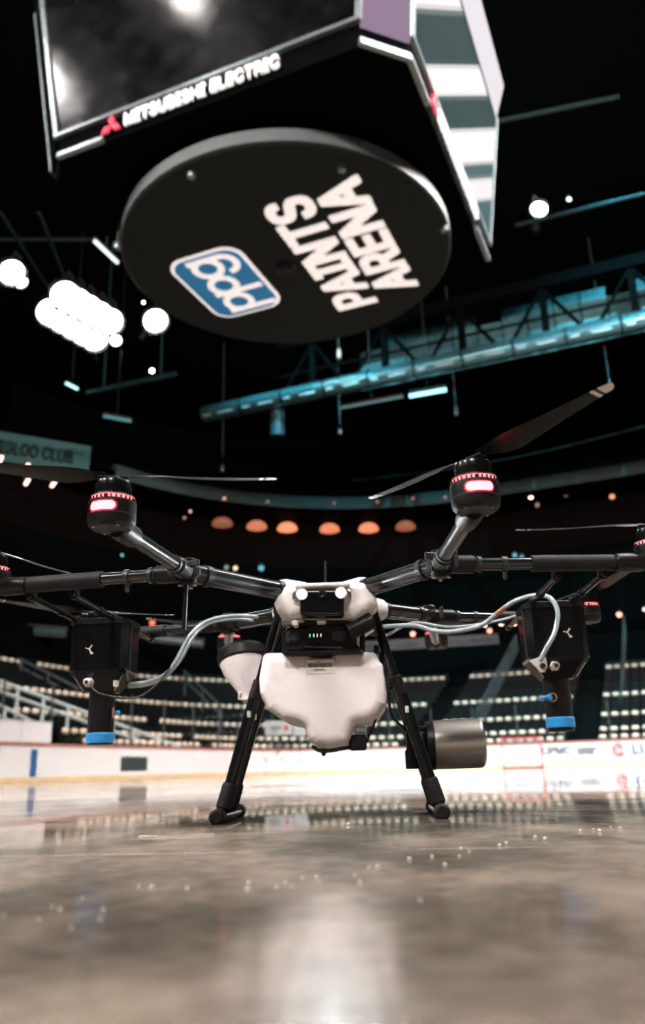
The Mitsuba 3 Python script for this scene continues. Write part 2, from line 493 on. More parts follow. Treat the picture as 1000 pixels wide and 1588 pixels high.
def octa(h, c, z):
    p = [(h - c, -h), (h, -h + c), (h, h - c), (h - c, h), (-h + c, h), (-h, h - c), (-h, -h + c), (-h + c, -h)]
    return V([uv(a, b, z) for a, b in p])


def loft(loops, close=True):
    n = len(loops[0])
    v = np.vstack(loops)
    f = []
    for i in range(len(loops) - 1):
        for j in range(n):
            a, b = i * n + j, i * n + (j + 1) % n
            f += [[a, b, b + n], [a, b + n, a + n]]
    if close:
        for j in range(1, n - 1):
            f += [[0, j + 1, j]]
            o = (len(loops) - 1) * n
            f += [[o, o + j, o + j + 1]]
    m = trimesh.Trimesh(v, f, process=False)
    m.fix_normals()
    return m


SZ0, SZ1, SZ2, SZ3 = 11.0, 11.42, 15.2, 16.4
H0, H1, H2, H3 = 3.6, 3.64, 4.06, 4.3
CH = 0.62
obj(sb + '__core', loft([octa(H0 - .02, CH, SZ0), octa(H1 - .02, CH, SZ1), octa(H2 - .05, CH, SZ2), octa(H3 - .05, CH, SZ3)]), 'm_dark')


def panel(face, a0, a1, b0, b1, h0, h1, z0, z1, proud=0.03, thick=0.04):
    """A flat panel on a side: face 0 = front (v=-), 1 = right (u=+), 2 = back, 3 = left; a along the side at bottom and top."""
    def P(a, h, z, d):
        h = h + d
        return {0: uv(a, -h, z), 1: uv(h, a, z), 2: uv(-a, h, z), 3: uv(-h, -a, z)}[face]
    lo = [P(a0, h0, z0, proud), P(a1, h0, z0, proud), P(b1, h1, z1, proud), P(b0, h1, z1, proud)]
    hi = [P(a0, h0, z0, proud - thick), P(a1, h0, z0, proud - thick), P(b1, h1, z1, proud - thick), P(b0, h1, z1, proud - thick)]
    v = V(lo + hi)
    f = [[0, 1, 2], [0, 2, 3], [4, 6, 5], [4, 7, 6]]
    for i in range(4):
        j = (i + 1) % 4
        f += [[i, i + 4, j + 4], [i, j + 4, j]]
    m = trimesh.Trimesh(v, f, process=False)
    m.fix_normals()
    return m


def face_only(m):
    return m


# slanted pale and teal reflections on the right-hand screen, put in as glowing colour
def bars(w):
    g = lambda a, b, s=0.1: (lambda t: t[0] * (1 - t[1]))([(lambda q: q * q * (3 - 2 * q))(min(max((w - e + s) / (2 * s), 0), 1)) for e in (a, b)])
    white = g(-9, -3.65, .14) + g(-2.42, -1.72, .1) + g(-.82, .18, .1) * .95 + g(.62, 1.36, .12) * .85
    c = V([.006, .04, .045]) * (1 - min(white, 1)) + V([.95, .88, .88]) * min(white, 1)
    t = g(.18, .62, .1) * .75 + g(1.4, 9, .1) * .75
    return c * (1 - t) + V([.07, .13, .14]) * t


def painted_reflection(holder):
    """The painted reflections as slanted glowing strips, each its own even colour."""
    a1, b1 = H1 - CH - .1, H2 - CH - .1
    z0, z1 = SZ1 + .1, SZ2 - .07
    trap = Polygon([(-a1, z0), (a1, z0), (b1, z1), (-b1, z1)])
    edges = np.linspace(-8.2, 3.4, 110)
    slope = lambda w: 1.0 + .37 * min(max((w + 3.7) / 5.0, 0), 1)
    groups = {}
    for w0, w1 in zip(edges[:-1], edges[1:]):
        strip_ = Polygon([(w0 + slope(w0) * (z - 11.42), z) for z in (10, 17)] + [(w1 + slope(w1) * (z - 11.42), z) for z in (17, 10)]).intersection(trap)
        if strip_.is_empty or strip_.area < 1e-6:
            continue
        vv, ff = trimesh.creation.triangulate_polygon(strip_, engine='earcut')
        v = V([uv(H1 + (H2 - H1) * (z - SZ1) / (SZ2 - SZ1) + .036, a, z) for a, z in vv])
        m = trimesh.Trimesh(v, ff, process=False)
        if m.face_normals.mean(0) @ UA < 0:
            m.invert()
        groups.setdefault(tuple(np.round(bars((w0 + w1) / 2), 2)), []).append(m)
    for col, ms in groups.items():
        obj(holder + '__reflection_bar', cat(ms), 'm_dark', emit=col, weight=.05)


for fc, nm in ((0, 'dark unlit main screen facing the camera'), (1, 'main screen with painted pale and teal reflections'), (2, 'far main screen'), (3, 'left main screen')):
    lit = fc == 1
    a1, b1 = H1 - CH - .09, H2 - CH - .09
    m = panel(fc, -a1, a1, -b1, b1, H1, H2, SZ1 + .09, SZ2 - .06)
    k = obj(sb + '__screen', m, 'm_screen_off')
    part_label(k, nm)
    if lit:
        painted_reflection(k)
    r = panel(fc, -(H2 - CH), H2 - CH, -(H3 - CH), H3 - CH, H2, H3, SZ2 + .05, SZ3 - .03)
    k = obj(sb + '__ribbon_screen', r, 'm_dark', emit=(.70, .65, .69) if lit else None, weight=.2)
    # metal trims: sides, bottom of the screen, lower edge
    for s in (-1, 1):
        e0, e1 = s * (H1 - CH - .03), s * (H2 - CH - .03)
        obj(sb + '__trim', panel(fc, e0 - .05, e0 + .05, e1 - .05, e1 + .05, H1, H2, SZ1, SZ2, .07, .1), 'm_trim')
    obj(sb + '__trim', panel(fc, -(H1 - CH), H1 - CH, -(H1 - CH), H1 - CH, H1, H1, SZ1, SZ1 + .075, .075, .1), 'm_trim')
    if fc > 1:
        continue
    obj(sb + '__trim', panel(fc, -(H0 - CH), -1.95, -(H0 - CH), -1.95, H0, H0, SZ0, SZ0 + .1, .06, .1), 'm_trim')
    if fc == 1:
        obj(sb + '__trim', panel(fc, 1.75, H0 - CH, 1.75, H0 - CH, H0, H0, SZ0, SZ0 + .1, .06, .1), 'm_trim')
# chamfered corners with their own small screens
lo, md, hi, tp = octa(H0, CH, SZ0), octa(H1, CH, SZ1), octa(H2, CH, SZ2), octa(H3, CH, SZ3)
for c, (i, j) in enumerate(((0, 1), (2, 3), (4, 5), (6, 7))):
    nrm = (lo[i] + lo[j]) / 2 - uv(0, 0, SZ0); nrm[2] = 0; nrm /= np.linalg.norm(nrm)
    def quad(p, q_, r_, s_, d=.03):
        v = V([p, q_, r_, s_]); w = np.vstack([v + nrm * d, v - nrm * .03])
        f = [[0, 1, 2], [0, 2, 3], [4, 6, 5], [4, 7, 6]] + [t for a in range(4) for t in ([a, a + 4, (a + 1) % 4 + 4], [a, (a + 1) % 4 + 4, (a + 1) % 4])]
        m = trimesh.Trimesh(w, f, process=False); m.fix_normals(); return m
    L = lambda a, b, t: a + (b - a) * t
    m = quad(L(md[i], hi[i], -.02), L(md[j], hi[j], -.02), L(md[i], hi[i], .97) + (md[j] - md[i]), L(md[i], hi[i], .97))
    k = obj(sb + '__corner_screen', m, 'm_dark', emit=(.26, .18, .26) if c == 0 else None, weight=.1)
    if c == 0:
        part_label(k, 'small lit purple corner screen')
        cc = L(md[i], md[j], .80) + ZA * .78 + nrm * .09
        x = (md[j] - md[i]); x /= np.linalg.norm(x)
        sw = spline([(-.28, .55), (-.1, .3), (.1, .12), (.14, -.05), (-.06, -.14)], 8)
        tilt = hi[i] - md[i]; tilt /= np.linalg.norm(tilt)
        k = obj(sb + '__corner_emblem', tube([cc + x * a + tilt * b for a, b in sw], .055, 8), 'm_letter', True, emit=(.9, .85, .9), weight=.05)
    if c == 0:
        obj(sb + '__trim', quad(L(lo[i], lo[j], -.02), L(lo[i], lo[j], 1.02), L(lo[i], lo[j], 1.02) + ZA * .13, L(lo[i], lo[j], -.02) + ZA * .13, .05), 'm_trim')
    for a in ((j,) if c == 0 else (i, j)):
        obj(sb + '__trim', between(md[a] + nrm * .03, hi[a] + nrm * .03, .028, 8), 'm_trim', True)


def lettering(text, height, o, x, y, n, depth=.05, bold=True, length=None):
    m = meshkit.text_mesh(text, height, depth, bold)
    if length:
        m.apply_translation([-m.bounds[0][0], 0, 0])
        s = length / m.bounds[1][0]
        m.apply_scale([s, 1, 1])
    return xf(m, frame(x, y, n, o))


def rhomb(s):
    return Polygon([(0, 0), (s * .5, s * .866), (0, s * 1.732), (-s * .5, s * .866)])


three = [extrude(shapely.affinity.rotate(rhomb(.135), a, origin=(0, 0)), .05) for a in (0, 120, 240)]
for fc in range(2):
    o = {0: uv(-1.45, -H0 - .03, SZ0 + .10), 1: uv(H0 + .03, -1.45, SZ0 + .10), 2: uv(1.45, H0 + .03, SZ0 + .10), 3: uv(-H0 - .03, 1.45, SZ0 + .10)}[fc]
    x = (UA, VA, -UA, -VA)[fc]; n = (-VA, UA, VA, -UA)[fc]
    k = obj(sb + '__lettering', lettering('MITSUBISHI ELECTRIC', .25, o + n * .02, x, ZA, n, .07, False, 3.05), 'm_letter', emit=(.72, .7, .68), weight=.1)
    if fc < 2:
        part_label(k, 'white illuminated maker name on the lower rim')
    for tri in three:
        obj(sb + '__emblem_rhombus', xf(tri, frame(x, ZA, n, o - x * .3 + ZA * .12 + n * .02)), 'm_red_mark', emit=(.75, .06, .12), weight=.02)
# round drum below with the arena's name
DZ, DR = 10.4, 3.43
ds = sb + '__round_sign'
obj(ds, xf(lathe([(0, 0), (DR - .03, 0), (DR, .03), (DR, .06), (DR - .05, .06), (0, .06)], 128), frame(UA, VA, ZA, uv(-.17, .31, DZ))), 'm_disc', 30)
part_label(ds, 'round dark underside sign with the arena name')
obj(ds + '__rim', xf(lathe([(DR - .06, .05), (DR + .02, .05), (DR + .02, .31), (DR - .06, .31)], 128), frame(UA, VA, ZA, uv(-.17, .31, DZ))), 'm_rim', 30)
obj(ds + '__hub', xf(lathe([(0, -.16), (.16, -.15), (.22, -.05), (.24, .02), (0, .03)], 24), frame(UA, VA, ZA, uv(-.25, .42, DZ))), 'm_black', 30)
ADDED_GLOW = (.62, .55, .53)  # added glow for sign letters and logo, standing in for floor bounce
for text, ub, v0, ln, hh in (('PAINTS', 1.05, 2.50, 4.0, .88), ('ARENA', 2.09, 2.27, 3.82, .84)):
    bold_ = cat([lettering(text, hh, uv(ub + a, v0 + b, DZ + .005), -VA, -UA, -ZA, .03, True, ln) for a in (-.022, .022) for b in (-.03, 0, .03)])
    k = obj(ds + '__lettering', bold_, 'm_letter', emit=ADDED_GLOW, weight=.15)
    part_label(k, 'white word with added glow on the round sign')


def rrect(w, h, r):
    return shapely.geometry.box(-w / 2 + r, -h / 2 + r, w / 2 - r, h / 2 - r).buffer(r, 12)


lx, lyv = -1.71, .46
LF = lambda d: frame(-VA, -UA, -ZA, uv(lx, lyv, DZ - d))
obj(ds + '__logo_border', xf(extrude(rrect(2.45, 1.72, .42), .03), LF(-.01)), 'm_letter', emit=ADDED_GLOW, weight=.1)
obj(ds + '__logo_field', xf(extrude(rrect(2.29, 1.56, .35), .02), LF(.015)), 'm_logo_blue', emit=(.004, .055, .125), weight=.05)


def bowl_letter(cx, cy, r, w):
    return shapely.geometry.Point(cx, cy).buffer(r, 24).difference(shapely.geometry.Point(cx, cy).buffer(r - w, 24))


def glyph_p(cx):
    return shapely.union_all([bowl_letter(cx, .06, .36, .15), shapely.geometry.box(cx - .36, -.72, cx - .21, .42)])


g_ = shapely.union_all([bowl_letter(.72, .06, .36, .15), shapely.geometry.box(.93, -.36, 1.08, .42),
                        bowl_letter(.72, -.32, .36, .15).intersection(shapely.geometry.box(.3, -.75, 1.2, -.34))])
for gl in (glyph_p(-.66), glyph_p(.04), g_):
    obj(ds + '__logo_letter', xf(extrude(gl, .02), LF(.03)), 'm_letter', emit=ADDED_GLOW, weight=.05)
# rigging shackles round the drum
for x_, y_, Z_ in ((297, 268, 10.4), (530, 258, 10.4), (688, 352, 10.42), (183, 380, 10.42)):
    p = at_z(x_, y_, Z_)
    obj(sb + '__shackle', cat([move(lathe([(0, -.12), (.07, -.1), (.09, 0), (.06, .08), (0, .1)], 12), *p), between(p, p + ZA * .5, .03, 8)]), 'm_trim', 30)
for a, b in ((-2.5, -2.5), (2.5, -2.5), (2.5, 2.5), (-2.5, 2.5)):
    obj(sb + '__hanging_cable', between(uv(a, b, SZ3 - .1), uv(a, b, 27), .03, 6), 'm_black')
obj(sb + '__neck', xf(lathe([(1.6, .3), (1.6, .64), (0, .64)], 32), frame(UA, VA, ZA, uv(-.17, .31, DZ))), 'm_black', 30)

# ---------------------------------------------------------------- roof: duct, trusses, cladding
dt = thing('roof_duct', 'long round metal ventilation duct with a dropped branch under the roof', 'duct')
DU0, DU1, DVV, DZZ, DRR = -14.4, 17.0, 20.3, 18.0, .42
seg = 2.3
n_seg = 0
u0 = DU0
while u0 < DU1:
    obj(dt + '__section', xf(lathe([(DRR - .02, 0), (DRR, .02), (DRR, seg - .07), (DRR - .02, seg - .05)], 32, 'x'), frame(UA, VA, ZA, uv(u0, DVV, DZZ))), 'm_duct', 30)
    obj(dt + '__collar', xf(lathe([(DRR - .03, -.05), (DRR + .035, -.05), (DRR + .035, .0), (DRR - .03, 0)], 32, 'x'), frame(UA, VA, ZA, uv(u0, DVV, DZZ))), 'm_truss', 30)
    for s in (.35, 1.45):
        obj(dt + '__grille', xf(box(.85 if s > 1 else .4, .05, .16, (s, -DRR * .87, -DRR * .62), .01), frame(UA, VA, ZA, uv(u0, DVV, DZZ))), 'm_grille')
    u0 += seg
obj(dt + '__branch', cat([move(lathe([(.33, -1.75), (.36, -1.75), (.36, -.2), (.33, -.2)], 28), *at_z(430, 628, 18)), move(lathe([(.37, -1.0), (.385, -1.0), (.385, -.95), (.37, -.95)], 28), *at_z(430, 628, 18))]), 'm_duct', 30)
thin = thing('thin_pipe', 'thinner metal pipe left of the duct under the floodlights', 'pipe')
obj(thin, cat([between(uv(-18.2, 15.6, 18), uv(-13.2, 15.8, 18), .11, 16), between(uv(-17.2, 15.6, 18), uv(-17.2, 15.6, 27), .03, 6), between(uv(-14.0, 15.7, 18), uv(-14.0, 15.7, 27), .03, 6)]), 'm_duct', True)
# strip lamps below the duct
def strip_lamp(a, b, r, label, rad, weight=.03):
    t = thing('strip_light', label, 'light')
    a, b = V(a), V(b)
    up_ = ZA
    obj(t + '__diffuser', between(a, b, r, 10), 'm_lens_glass', True, emit=rad, weight=weight)
    obj(t + '__housing', cat([between(a + up_ * r * 1.6, b + up_ * r * 1.6, r * 1.1, 6), between((a + b) / 2, (a + b) / 2 + up_ * (26.9 - (a + b)[2] / 2), .02, 6)]), 'm_lamp_can')
strip_lamp(at_z(635, 614, 17.3), at_z(692, 604, 17.3), .1, 'bright teal strip light below the duct', (.7, 1.9, 2.2))
strip_lamp(at_z(528, 633, 17.3), at_z(625, 615, 17.3), .07, 'dim teal strip light left of the bright one below the duct', (.02, .09, .1))
strip_lamp(at_z(102, 594, 18), at_z(120, 603, 18), .07, 'short pale strip light left of the thin pipe', (.8, 1.6, 1.7))
strip_lamp(at_z(160, 645, 18), at_z(203, 653, 18), .09, 'dim teal strip light above the curved fascia on the left', (.04, .17, .19))
strip_lamp(at_z(146, 373, 18), at_z(182, 407, 18), .07, 'pale strip light slanting beside the round sign', (1.0, 1.1, 1.05))
# truss girder behind the duct
tr = thing('roof_truss', 'black steel roof truss behind the metal duct', 'truss')
tv = 22.3
for z_, r_ in ((18.95, .12), (20.3, .06), (22.1, .3)):
    obj(tr + '__chord', xf(box(30, 2 * r_, 2 * r_, (4, tv, z_), .02), ARENA), 'm_truss')
us = np.arange(-9, 19, 4.0)
for i, u_ in enumerate(us):
    obj(tr + '__post', xf(box(.34, .3, 3.1, (u_, tv, 20.5), .02), ARENA), 'm_truss')
    for s in (-1, 1):
        obj(tr + '__brace', xf(tube([(u_, tv, 21.9), (u_ + s * 1.9, tv, 19.0)], .1, 8), ARENA), 'm_truss')
cw = thing('cladding_wall', 'teal lit metal cladding panels seen through the roof truss', 'wall panels')
for i, u_ in enumerate(np.arange(-6.5, 19, 1.3)):
    k = RNG.random()
    hgt = 2.9 if i % 5 else 2.3
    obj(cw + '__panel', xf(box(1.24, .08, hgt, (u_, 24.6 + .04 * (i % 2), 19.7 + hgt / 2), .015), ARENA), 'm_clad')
for (x0, y0, x1, y1, z_) in ((0, 372, 150, 372, 21), (0, 330, 90, 470, 20), (60, 330, 150, 560, 20), (690, 205, 960, 150, 22), (800, 350, 1000, 300, 22)):
    t = thing('roof_beam', ['dark roof beam beside the round sign at the left', 'slanting roof beam behind the floodlight cluster', 'roof beam crossing behind the floodlight cluster', 'dim roof beam right of the scoreboard near its top', 'dim roof beam below the lone teal-white lamp'][[0, 0, 60, 690, 800].index(x0) if y0 != 330 else (1 if x0 == 0 else 2)], 'beam')
    obj(t, between(at_z(x0, y0, z_), at_z(x1, y1, z_), .09, 8), 'm_beam', True)
for x_, y_, lb in ((527, 655, 'small dark fixture hanging on a rod left of the teal strip light'), (706, 625, 'small dark fixture hanging on a rod right of the teal strip light'), (944, 585, 'small dark fixture on a rod above the tip of the right propeller'), (525, 535, 'small dark fixture just below the bottom of the round sign'), (345, 715, 'small dark fixture hanging above the left propeller')):
    p = at_z(x_, y_, 18)
    t = thing('hanging_microphone', lb, 'fixture', 'fixtures hanging from the roof')
    obj(t + '__rod', between(p + ZA * 8, p - ZA * .2, .025, 6), 'm_glass_post')
    obj(t + '__body', move(lathe([(0, -.7), (.09, -.65), (.1, -.35), (.05, -.2), (0, -.18)], 12), *p), 'm_rail', 30)
cb = thing('steel_cable', 'long thin dark cable sagging above the right propeller', 'cable')
ca, cc_ = at_y(545, 745, 47), at_y(1040, 650, 38)
obj(cb, tube([ca + (cc_ - ca) * s - ZA * .5 * math.sin(PI * s) for s in np.linspace(0, 1, 24)], .04, 8), 'm_beam', True)

# ---------------------------------------------------------------- rink boards
rb = thing('rink_boards', 'white hockey rink boards with glass running round the floor', 'boards')
RP = ring(0.0, 14)


def ring_dense(off, step=.25):
    p = ring(off, 40)
    p = np.vstack([p, p[:1]])
    d = np.r_[0, np.cumsum(np.linalg.norm(np.diff(p, axis=0), axis=1))]
    s = np.arange(0, d[-1], step)
    return np.stack([np.interp(s, d, p[:, 0]), np.interp(s, d, p[:, 1])], 1), d[-1]


def strip(off0, off1, z0, z1, i0, i1, step=.25, n_all=None):
    """A curved slab along the ring between two stations."""
    a, _ = ring_dense(off0, step)
    n = len(a)
    idx = np.arange(i0, i1 + 1) % n
    pa = a[idx]
    t = np.gradient(pa, axis=0) if len(pa) > 2 else np.tile(pa[-1] - pa[0], (len(pa), 1))
    t /= np.linalg.norm(t, axis=1, keepdims=True)
    nrm = np.stack([t[:, 1], -t[:, 0]], 1)
    pb = pa + nrm * (off1 - off0)
    rows = [np.column_stack([pa, np.full(len(pa), z0)]), np.column_stack([pb, np.full(len(pa), z0)]), np.column_stack([pb, np.full(len(pa), z1)]), np.column_stack([pa, np.full(len(pa), z1)])]
    v = np.vstack(rows); m = len(pa)
    f = []
    for r_ in range(4):
        for j in range(m - 1):
            p, q_ = r_ * m + j, ((r_ + 1) % 4) * m + j
            f += [[p, p + 1, q_ + 1], [p, q_ + 1, q_]]
    f += [[0, m, 2 * m], [0, 2 * m, 3 * m], [m - 1, 3 * m - 1, 2 * m - 1], [m - 1, 4 * m - 1, 3 * m - 1]]
    g = trimesh.Trimesh(v, f, process=False)
    g.fix_normals()
    return xf(g, ARENA)


ALL, LEN = ring_dense(0)
NST = len(ALL)
PW = 8      # stations to a board panel: 2 m
for i in range(0, NST - PW // 2, PW):
    e = min(i + PW, NST)
    u_, v_ = ALL[min(i + PW // 2, NST - 1)]
    obj(rb + '__panel', strip(0, .1, .15, 1.02, i, e), 'm_board')
    if v_ > -2:
        a, b = ALL[i], ALL[e % NST]
        p = uv(*a)
        obj(rb + '__glass_post', xf(box(.05, .06, 1.75, (a[0] + .05 * np.sign(a[0]) * (abs(v_) < 20), a[1] + .05 * (abs(v_) >= 20), 1.9), .008), ARENA), 'm_glass_post')
        g = strip(.045, .057, 1.08, 2.7, i, e)
        q4 = strip(.05, .06, 1.08, 2.7, i, e, .25)
        aa = [uv(*a, 1.08), uv(*b, 1.08), uv(*b, 2.7), uv(*a, 2.7)]
        sh = V([uv(*((a + b) / 2)) - C0]); sh = sh / np.linalg.norm(sh) * .05
        obj(rb + '__glass_pane', trimesh.Trimesh(V(aa) + sh, [[0, 1, 2], [0, 2, 3]], process=False), 'm_pane')
for i in range(0, NST, 36):
    e = min(i + 36, NST)
    obj(rb + '__kick_plate', strip(-.02, .1, .0, .15, i, e), 'm_kick')
    obj(rb + '__cap_rail', strip(-.04, .16, 1.02, 1.08, i, e), 'm_cap')


def on_boards(px_, py_):
    """Point of the board face seen at a pixel: station index and height."""
    best = None
    for i, (a, b) in enumerate(ALL):
        p = uv(a, b)
        if p[1] < 8:
            continue
        d = p - EYE
        s = d[:2] / d[1]
        r_ = ray(px_, py_)
        e = abs(s[0] - r_[0] / r_[1])
        if best is None or e < best[0]:
            best = (e, i, EYE_Z + r_[2] / r_[1] * p[1])
    return best[1], best[2]


def board_frame(i):
    p, q_ = ALL[i % NST], ALL[(i + 1) % NST]
    x = uv(*p) - uv(*q_)                     # seen from the ice, reading to the right
    x /= np.linalg.norm(x)
    n = np.cross(x, ZA)
    return x, n


def decal(px0, px1, py0, py1, m, name, label=None, th=.012):
    i0, z0 = on_boards(px0, py1)
    i1, z1 = on_boards(px1, py0)
    k = obj(f'{rb}__{name}', strip(-th, .02, min(z0, z1), max(z0, z1), min(i0, i1), max(max(i0, i1), min(i0, i1) + 1)), m)
    if label:
        part_label(k, label)


decal(54, 61, 1162, 1210, 'm_blue_line', 'blue_line', 'blue line painted up the boards')
decal(186, 232, 1174, 1196, 'm_hatch', 'dark_hatch', 'dark rectangular hatch in the boards')


def board_text(text, px_, py_, h_, m, name='advert_lettering', bold=True, length=None):
    i, z = on_boards(px_, py_)
    x, n = board_frame(i)
    o_ = uv(*ALL[i], z) + n * .012
    return obj(f'{rb}__{name}', cat([lettering(text, h_, o_ + x * a + ZA * b, x, ZA, n, .012, bold, length) for a, b in ((0, 0), (.022, 0), (0, .018), (.022, .018))]), m)


i, z = on_boards(957, 1163)
x, n = board_frame(i)
o = uv(*ALL[i], z) + n * .01
obj(rb + '__advert_badge', xf(lathe([(0, .0), (.29, 0), (.29, .02), (0, .02)], 32), frame(x, ZA, n, o)), 'm_red_mark')
obj(rb + '__advert_badge', xf(lathe([(.235, .0), (.255, 0), (.255, .026), (.235, .026)], 32), frame(x, ZA, n, o)), 'm_board')
obj(rb + '__advert_lettering', lettering('84', .24, o - x * .16 - ZA * .12 + n * .02, x, ZA, n, .01), 'm_board')
board_text('LUMBER', 976, 1169.5, .42, 'm_advert_blue')
board_text('UPMC', 843, 1170, .3, 'm_advert_grey')
board_text('COMMUNITY', 892, 1164, .1, 'm_advert_grey')
board_text('PARTNERS', 892, 1170, .1, 'm_advert_grey')
for px_ in (411, 437, 462):
    i, z = on_boards(px_, 1178)
    x, n = board_frame(i)
    obj(rb + '__advert_ring', xf(lathe([(.09, 0), (.13, 0), (.13, .012), (.09, .012)], 20), frame(x, ZA, n, uv(*ALL[i], z) + n * .005)), 'm_board_seam')

# white signboards above the boards at the left
for k, (xa, xb) in enumerate(((-40, 32), (33, 78))):
    ia, ib = on_boards(xa, 1158)[0], on_boards(xb, 1158)[0]
    pa, pb = uv(*(ALL[ia] * 1.001)), uv(*(ALL[ib] * 1.001))
    pa[2], pb[2] = 1.09, 1.09
    x = (pb - pa); w_ = np.linalg.norm(x); x = x / w_
    n = np.cross(x, ZA)
    t = thing('white_signboard', ['white signboard on the boards at the left edge of the frame', 'narrow white signboard on the boards left of the blue stripe'][k], 'sign')
    obj(t + '__panel', xf(box(w_ - .03, .05, .58, (w_ / 2, 0, .3), .008), frame(x, np.cross(ZA, x), ZA, pa)), 'm_board')
    obj(t + '__edge', xf(box(w_ - .03, .07, .04, (w_ / 2, 0, .61), .005), frame(x, np.cross(ZA, x), ZA, pa)), 'm_panel_grey')

# hockey goal by the end boards
gt = thing('hockey_goal', 'red hockey goal with white net in front of the far boards', 'goal')
g0, g1 = at_z(781, 1190.5, 0), at_z(841, 1189, 0)
gY = 35.2
g0, g1 = at_y(781, 1188, gY), at_y(841, 1187, gY - .6)
g0[2] = g1[2] = 0
gx = g1 - g0; gw = np.linalg.norm(gx); gx /= gw; gy = np.cross(ZA, gx)
GF = frame(gx, gy, ZA, g0)
for s in (0, gw):
    obj(gt + '__post', xf(tube([(s, 0, 0), (s, 0, 1.2)], .035, 10), GF), 'm_red', True)
obj(gt + '__crossbar', xf(tube([(0, 0, 1.2), (gw, 0, 1.2)], .035, 10), GF), 'm_red', True)
obj(gt + '__base', xf(tube([(0, 0, .03), (.1, .9, .03), (gw / 2, 1.1, .03), (gw - .1, .9, .03), (gw, 0, .03)], .03, 8), GF), 'm_red', True)
net = [tube([(s, 0.0, 1.2), (s, .5, 1.1), (s, 1.05, .03)], .008, 4) for s in np.linspace(.05, gw - .05, 16)]
net += [tube([(0, a, b), (gw, a, b)], .008, 4) for a, b in ((.25, 1.15), (.5, 1.1), (.62, .87), (.74, .64), (.86, .42), (.97, .2))]
obj(gt + '__net', xf(cat(net), GF), 'm_net')
labels[gt + '__net'] = {'label': 'white string net', 'kind': 'stuff'}

# ---------------------------------------------------------------- seats
pad_m = box(.31, .13, .19, (0, -.03, .93), .055)
shell_m = cat([box(.43, .07, .62, (0, .06, .66), .02), box(.40, .1, .32, (0, -.01, .55), .03), box(.05, .28, .30, (-.22, 0, .5), .01), box(.06, .08, .36, (0, .07, .18), .01)])
P_PAD, P_SHELL = mikit.ply(pad_m, 'm_seat_pad', 30), mikit.ply(shell_m, 'm_seat_dark')


def project(p):
    d = np.asarray(p) - EYE
    a, b, c = d @ RIGHT0, d @ UP0, d @ FWD
    x, y = a / c, b / c
    return 500 + FOCAL * (x * math.cos(ROLL) - y * math.sin(ROLL)), 794 - FOCAL * (x * math.sin(ROLL) + y * math.cos(ROLL))


def hidden_by_drone(x, y):
    if 392 < x < 606 and y < 1165:
        return True
    for (x0, y0, x1, y1, w) in ((410, 1060, 350, 1270, 15), (620, 1075, 685, 1270, 14)):
        t = (y - y0) / (y1 - y0)
        if 0 <= t <= 1 and abs(x - (x0 + (x1 - x0) * t)) < w - 6:
            return True
    return (665 < x < 750 and y > 1120) or (134 < x < 171 and y < 1148) or (853 < x < 891 and y < 1126) or (815 < x < 905 and y < 1035) or (118 < x < 205 and y < 1045)


# aisles: straight gangways that cross all the rows, at these places along the end and the left side
AISLES = [('end', 2.15, 1.3), ('end', -5.6, 1.2), ('side', 16.6, 1.0), ('side', 8.0, 1.2), ('end', 9.5, 1.2)]


def in_aisle(u_, v_):
    for kind, c, w in AISLES:
        if kind == 'end' and v_ > HV - 3 and abs(u_ - c) < w / 2:
            return True
        if kind == 'side' and u_ < -HU + 1 and abs(v_ - c) < w / 2:
            return True
    return False


ROWS = {0: 'front row', 1: 'second row', 3: 'middle row', 6: 'upper row', 11: 'top row'}
cands, dark = [], []
for k in range(13):
    off = ROW0 + TREAD * k - .1
    zf = .3 + RISE * k
    pts, _ = ring_dense(off, .455)
    for j, (a, b) in enumerate(pts):
        if b < 0 or in_aisle(a, b):
            continue
        p = uv(a, b, zf)
        q_ = pts[(j + 1) % len(pts)] - pts[j - 1]
        ang = math.atan2(q_[1], q_[0])
        x_, y_ = project(p + ZA * .9)
        if p[1] < 3 or x_ < -60 or x_ > 1060:
            continue
        # seat faces the ice: its y axis points outward
        M = ARENA @ frame([-math.cos(ang), -math.sin(ang), 0], [math.sin(ang), -math.cos(ang), 0], [0, 0, 1], [a, b, zf])
        if np.linalg.det(M[:3, :3]) < 0:
            M[:3, 2] *= 1
        seen = -6 < x_ < 1006 and not hidden_by_drone(x_, y_)
        side = 'left side of rink' if x_ < 330 else ('behind the drone' if x_ < 745 else ('right of the goal' if x_ > 842 else 'behind the goal'))
        (cands if k in ROWS and seen else dark).append((np.linalg.norm(p - EYE), k, M, side, k in ROWS))
cands.sort(key=lambda c: c[0])
first_set = cands[:300]
rest = cands[300:] + [c for c in dark if c[4]]
for d_, k, M, side, _ in first_set:
    t = thing('arena_seat', f'black arena seat with cream top, {ROWS[k]}, {side}', 'seat', f'{ROWS[k]} seats {side}')
    T4 = mi.ScalarTransform4f(M.tolist())
    scene[t + '__headrest'] = {**P_PAD, 'to_world': T4}
    scene[t + '__shell'] = {**P_SHELL, 'to_world': T4}
if rest:
    t = thing('far_arena_seats', 'farther cream-topped seats of the same stands', 'seats', kind='stuff')
    obj(t + '__headrests', cat([xf(pad_m, c[2]) for c in rest]), 'm_seat_pad', 30)
    obj(t + '__shells', cat([xf(shell_m, c[2]) for c in rest]), 'm_seat_dark')
    labels[t + '__headrests'] = {'kind': 'stuff', 'label': 'cream seat tops'}
    labels[t + '__shells'] = {'kind': 'stuff', 'label': 'black seat shells'}
blk = [c for c in dark if not c[4]]
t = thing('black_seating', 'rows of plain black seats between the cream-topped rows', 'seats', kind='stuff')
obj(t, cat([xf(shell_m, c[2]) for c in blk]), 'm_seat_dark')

# gangway rails, fences and posts in the stands


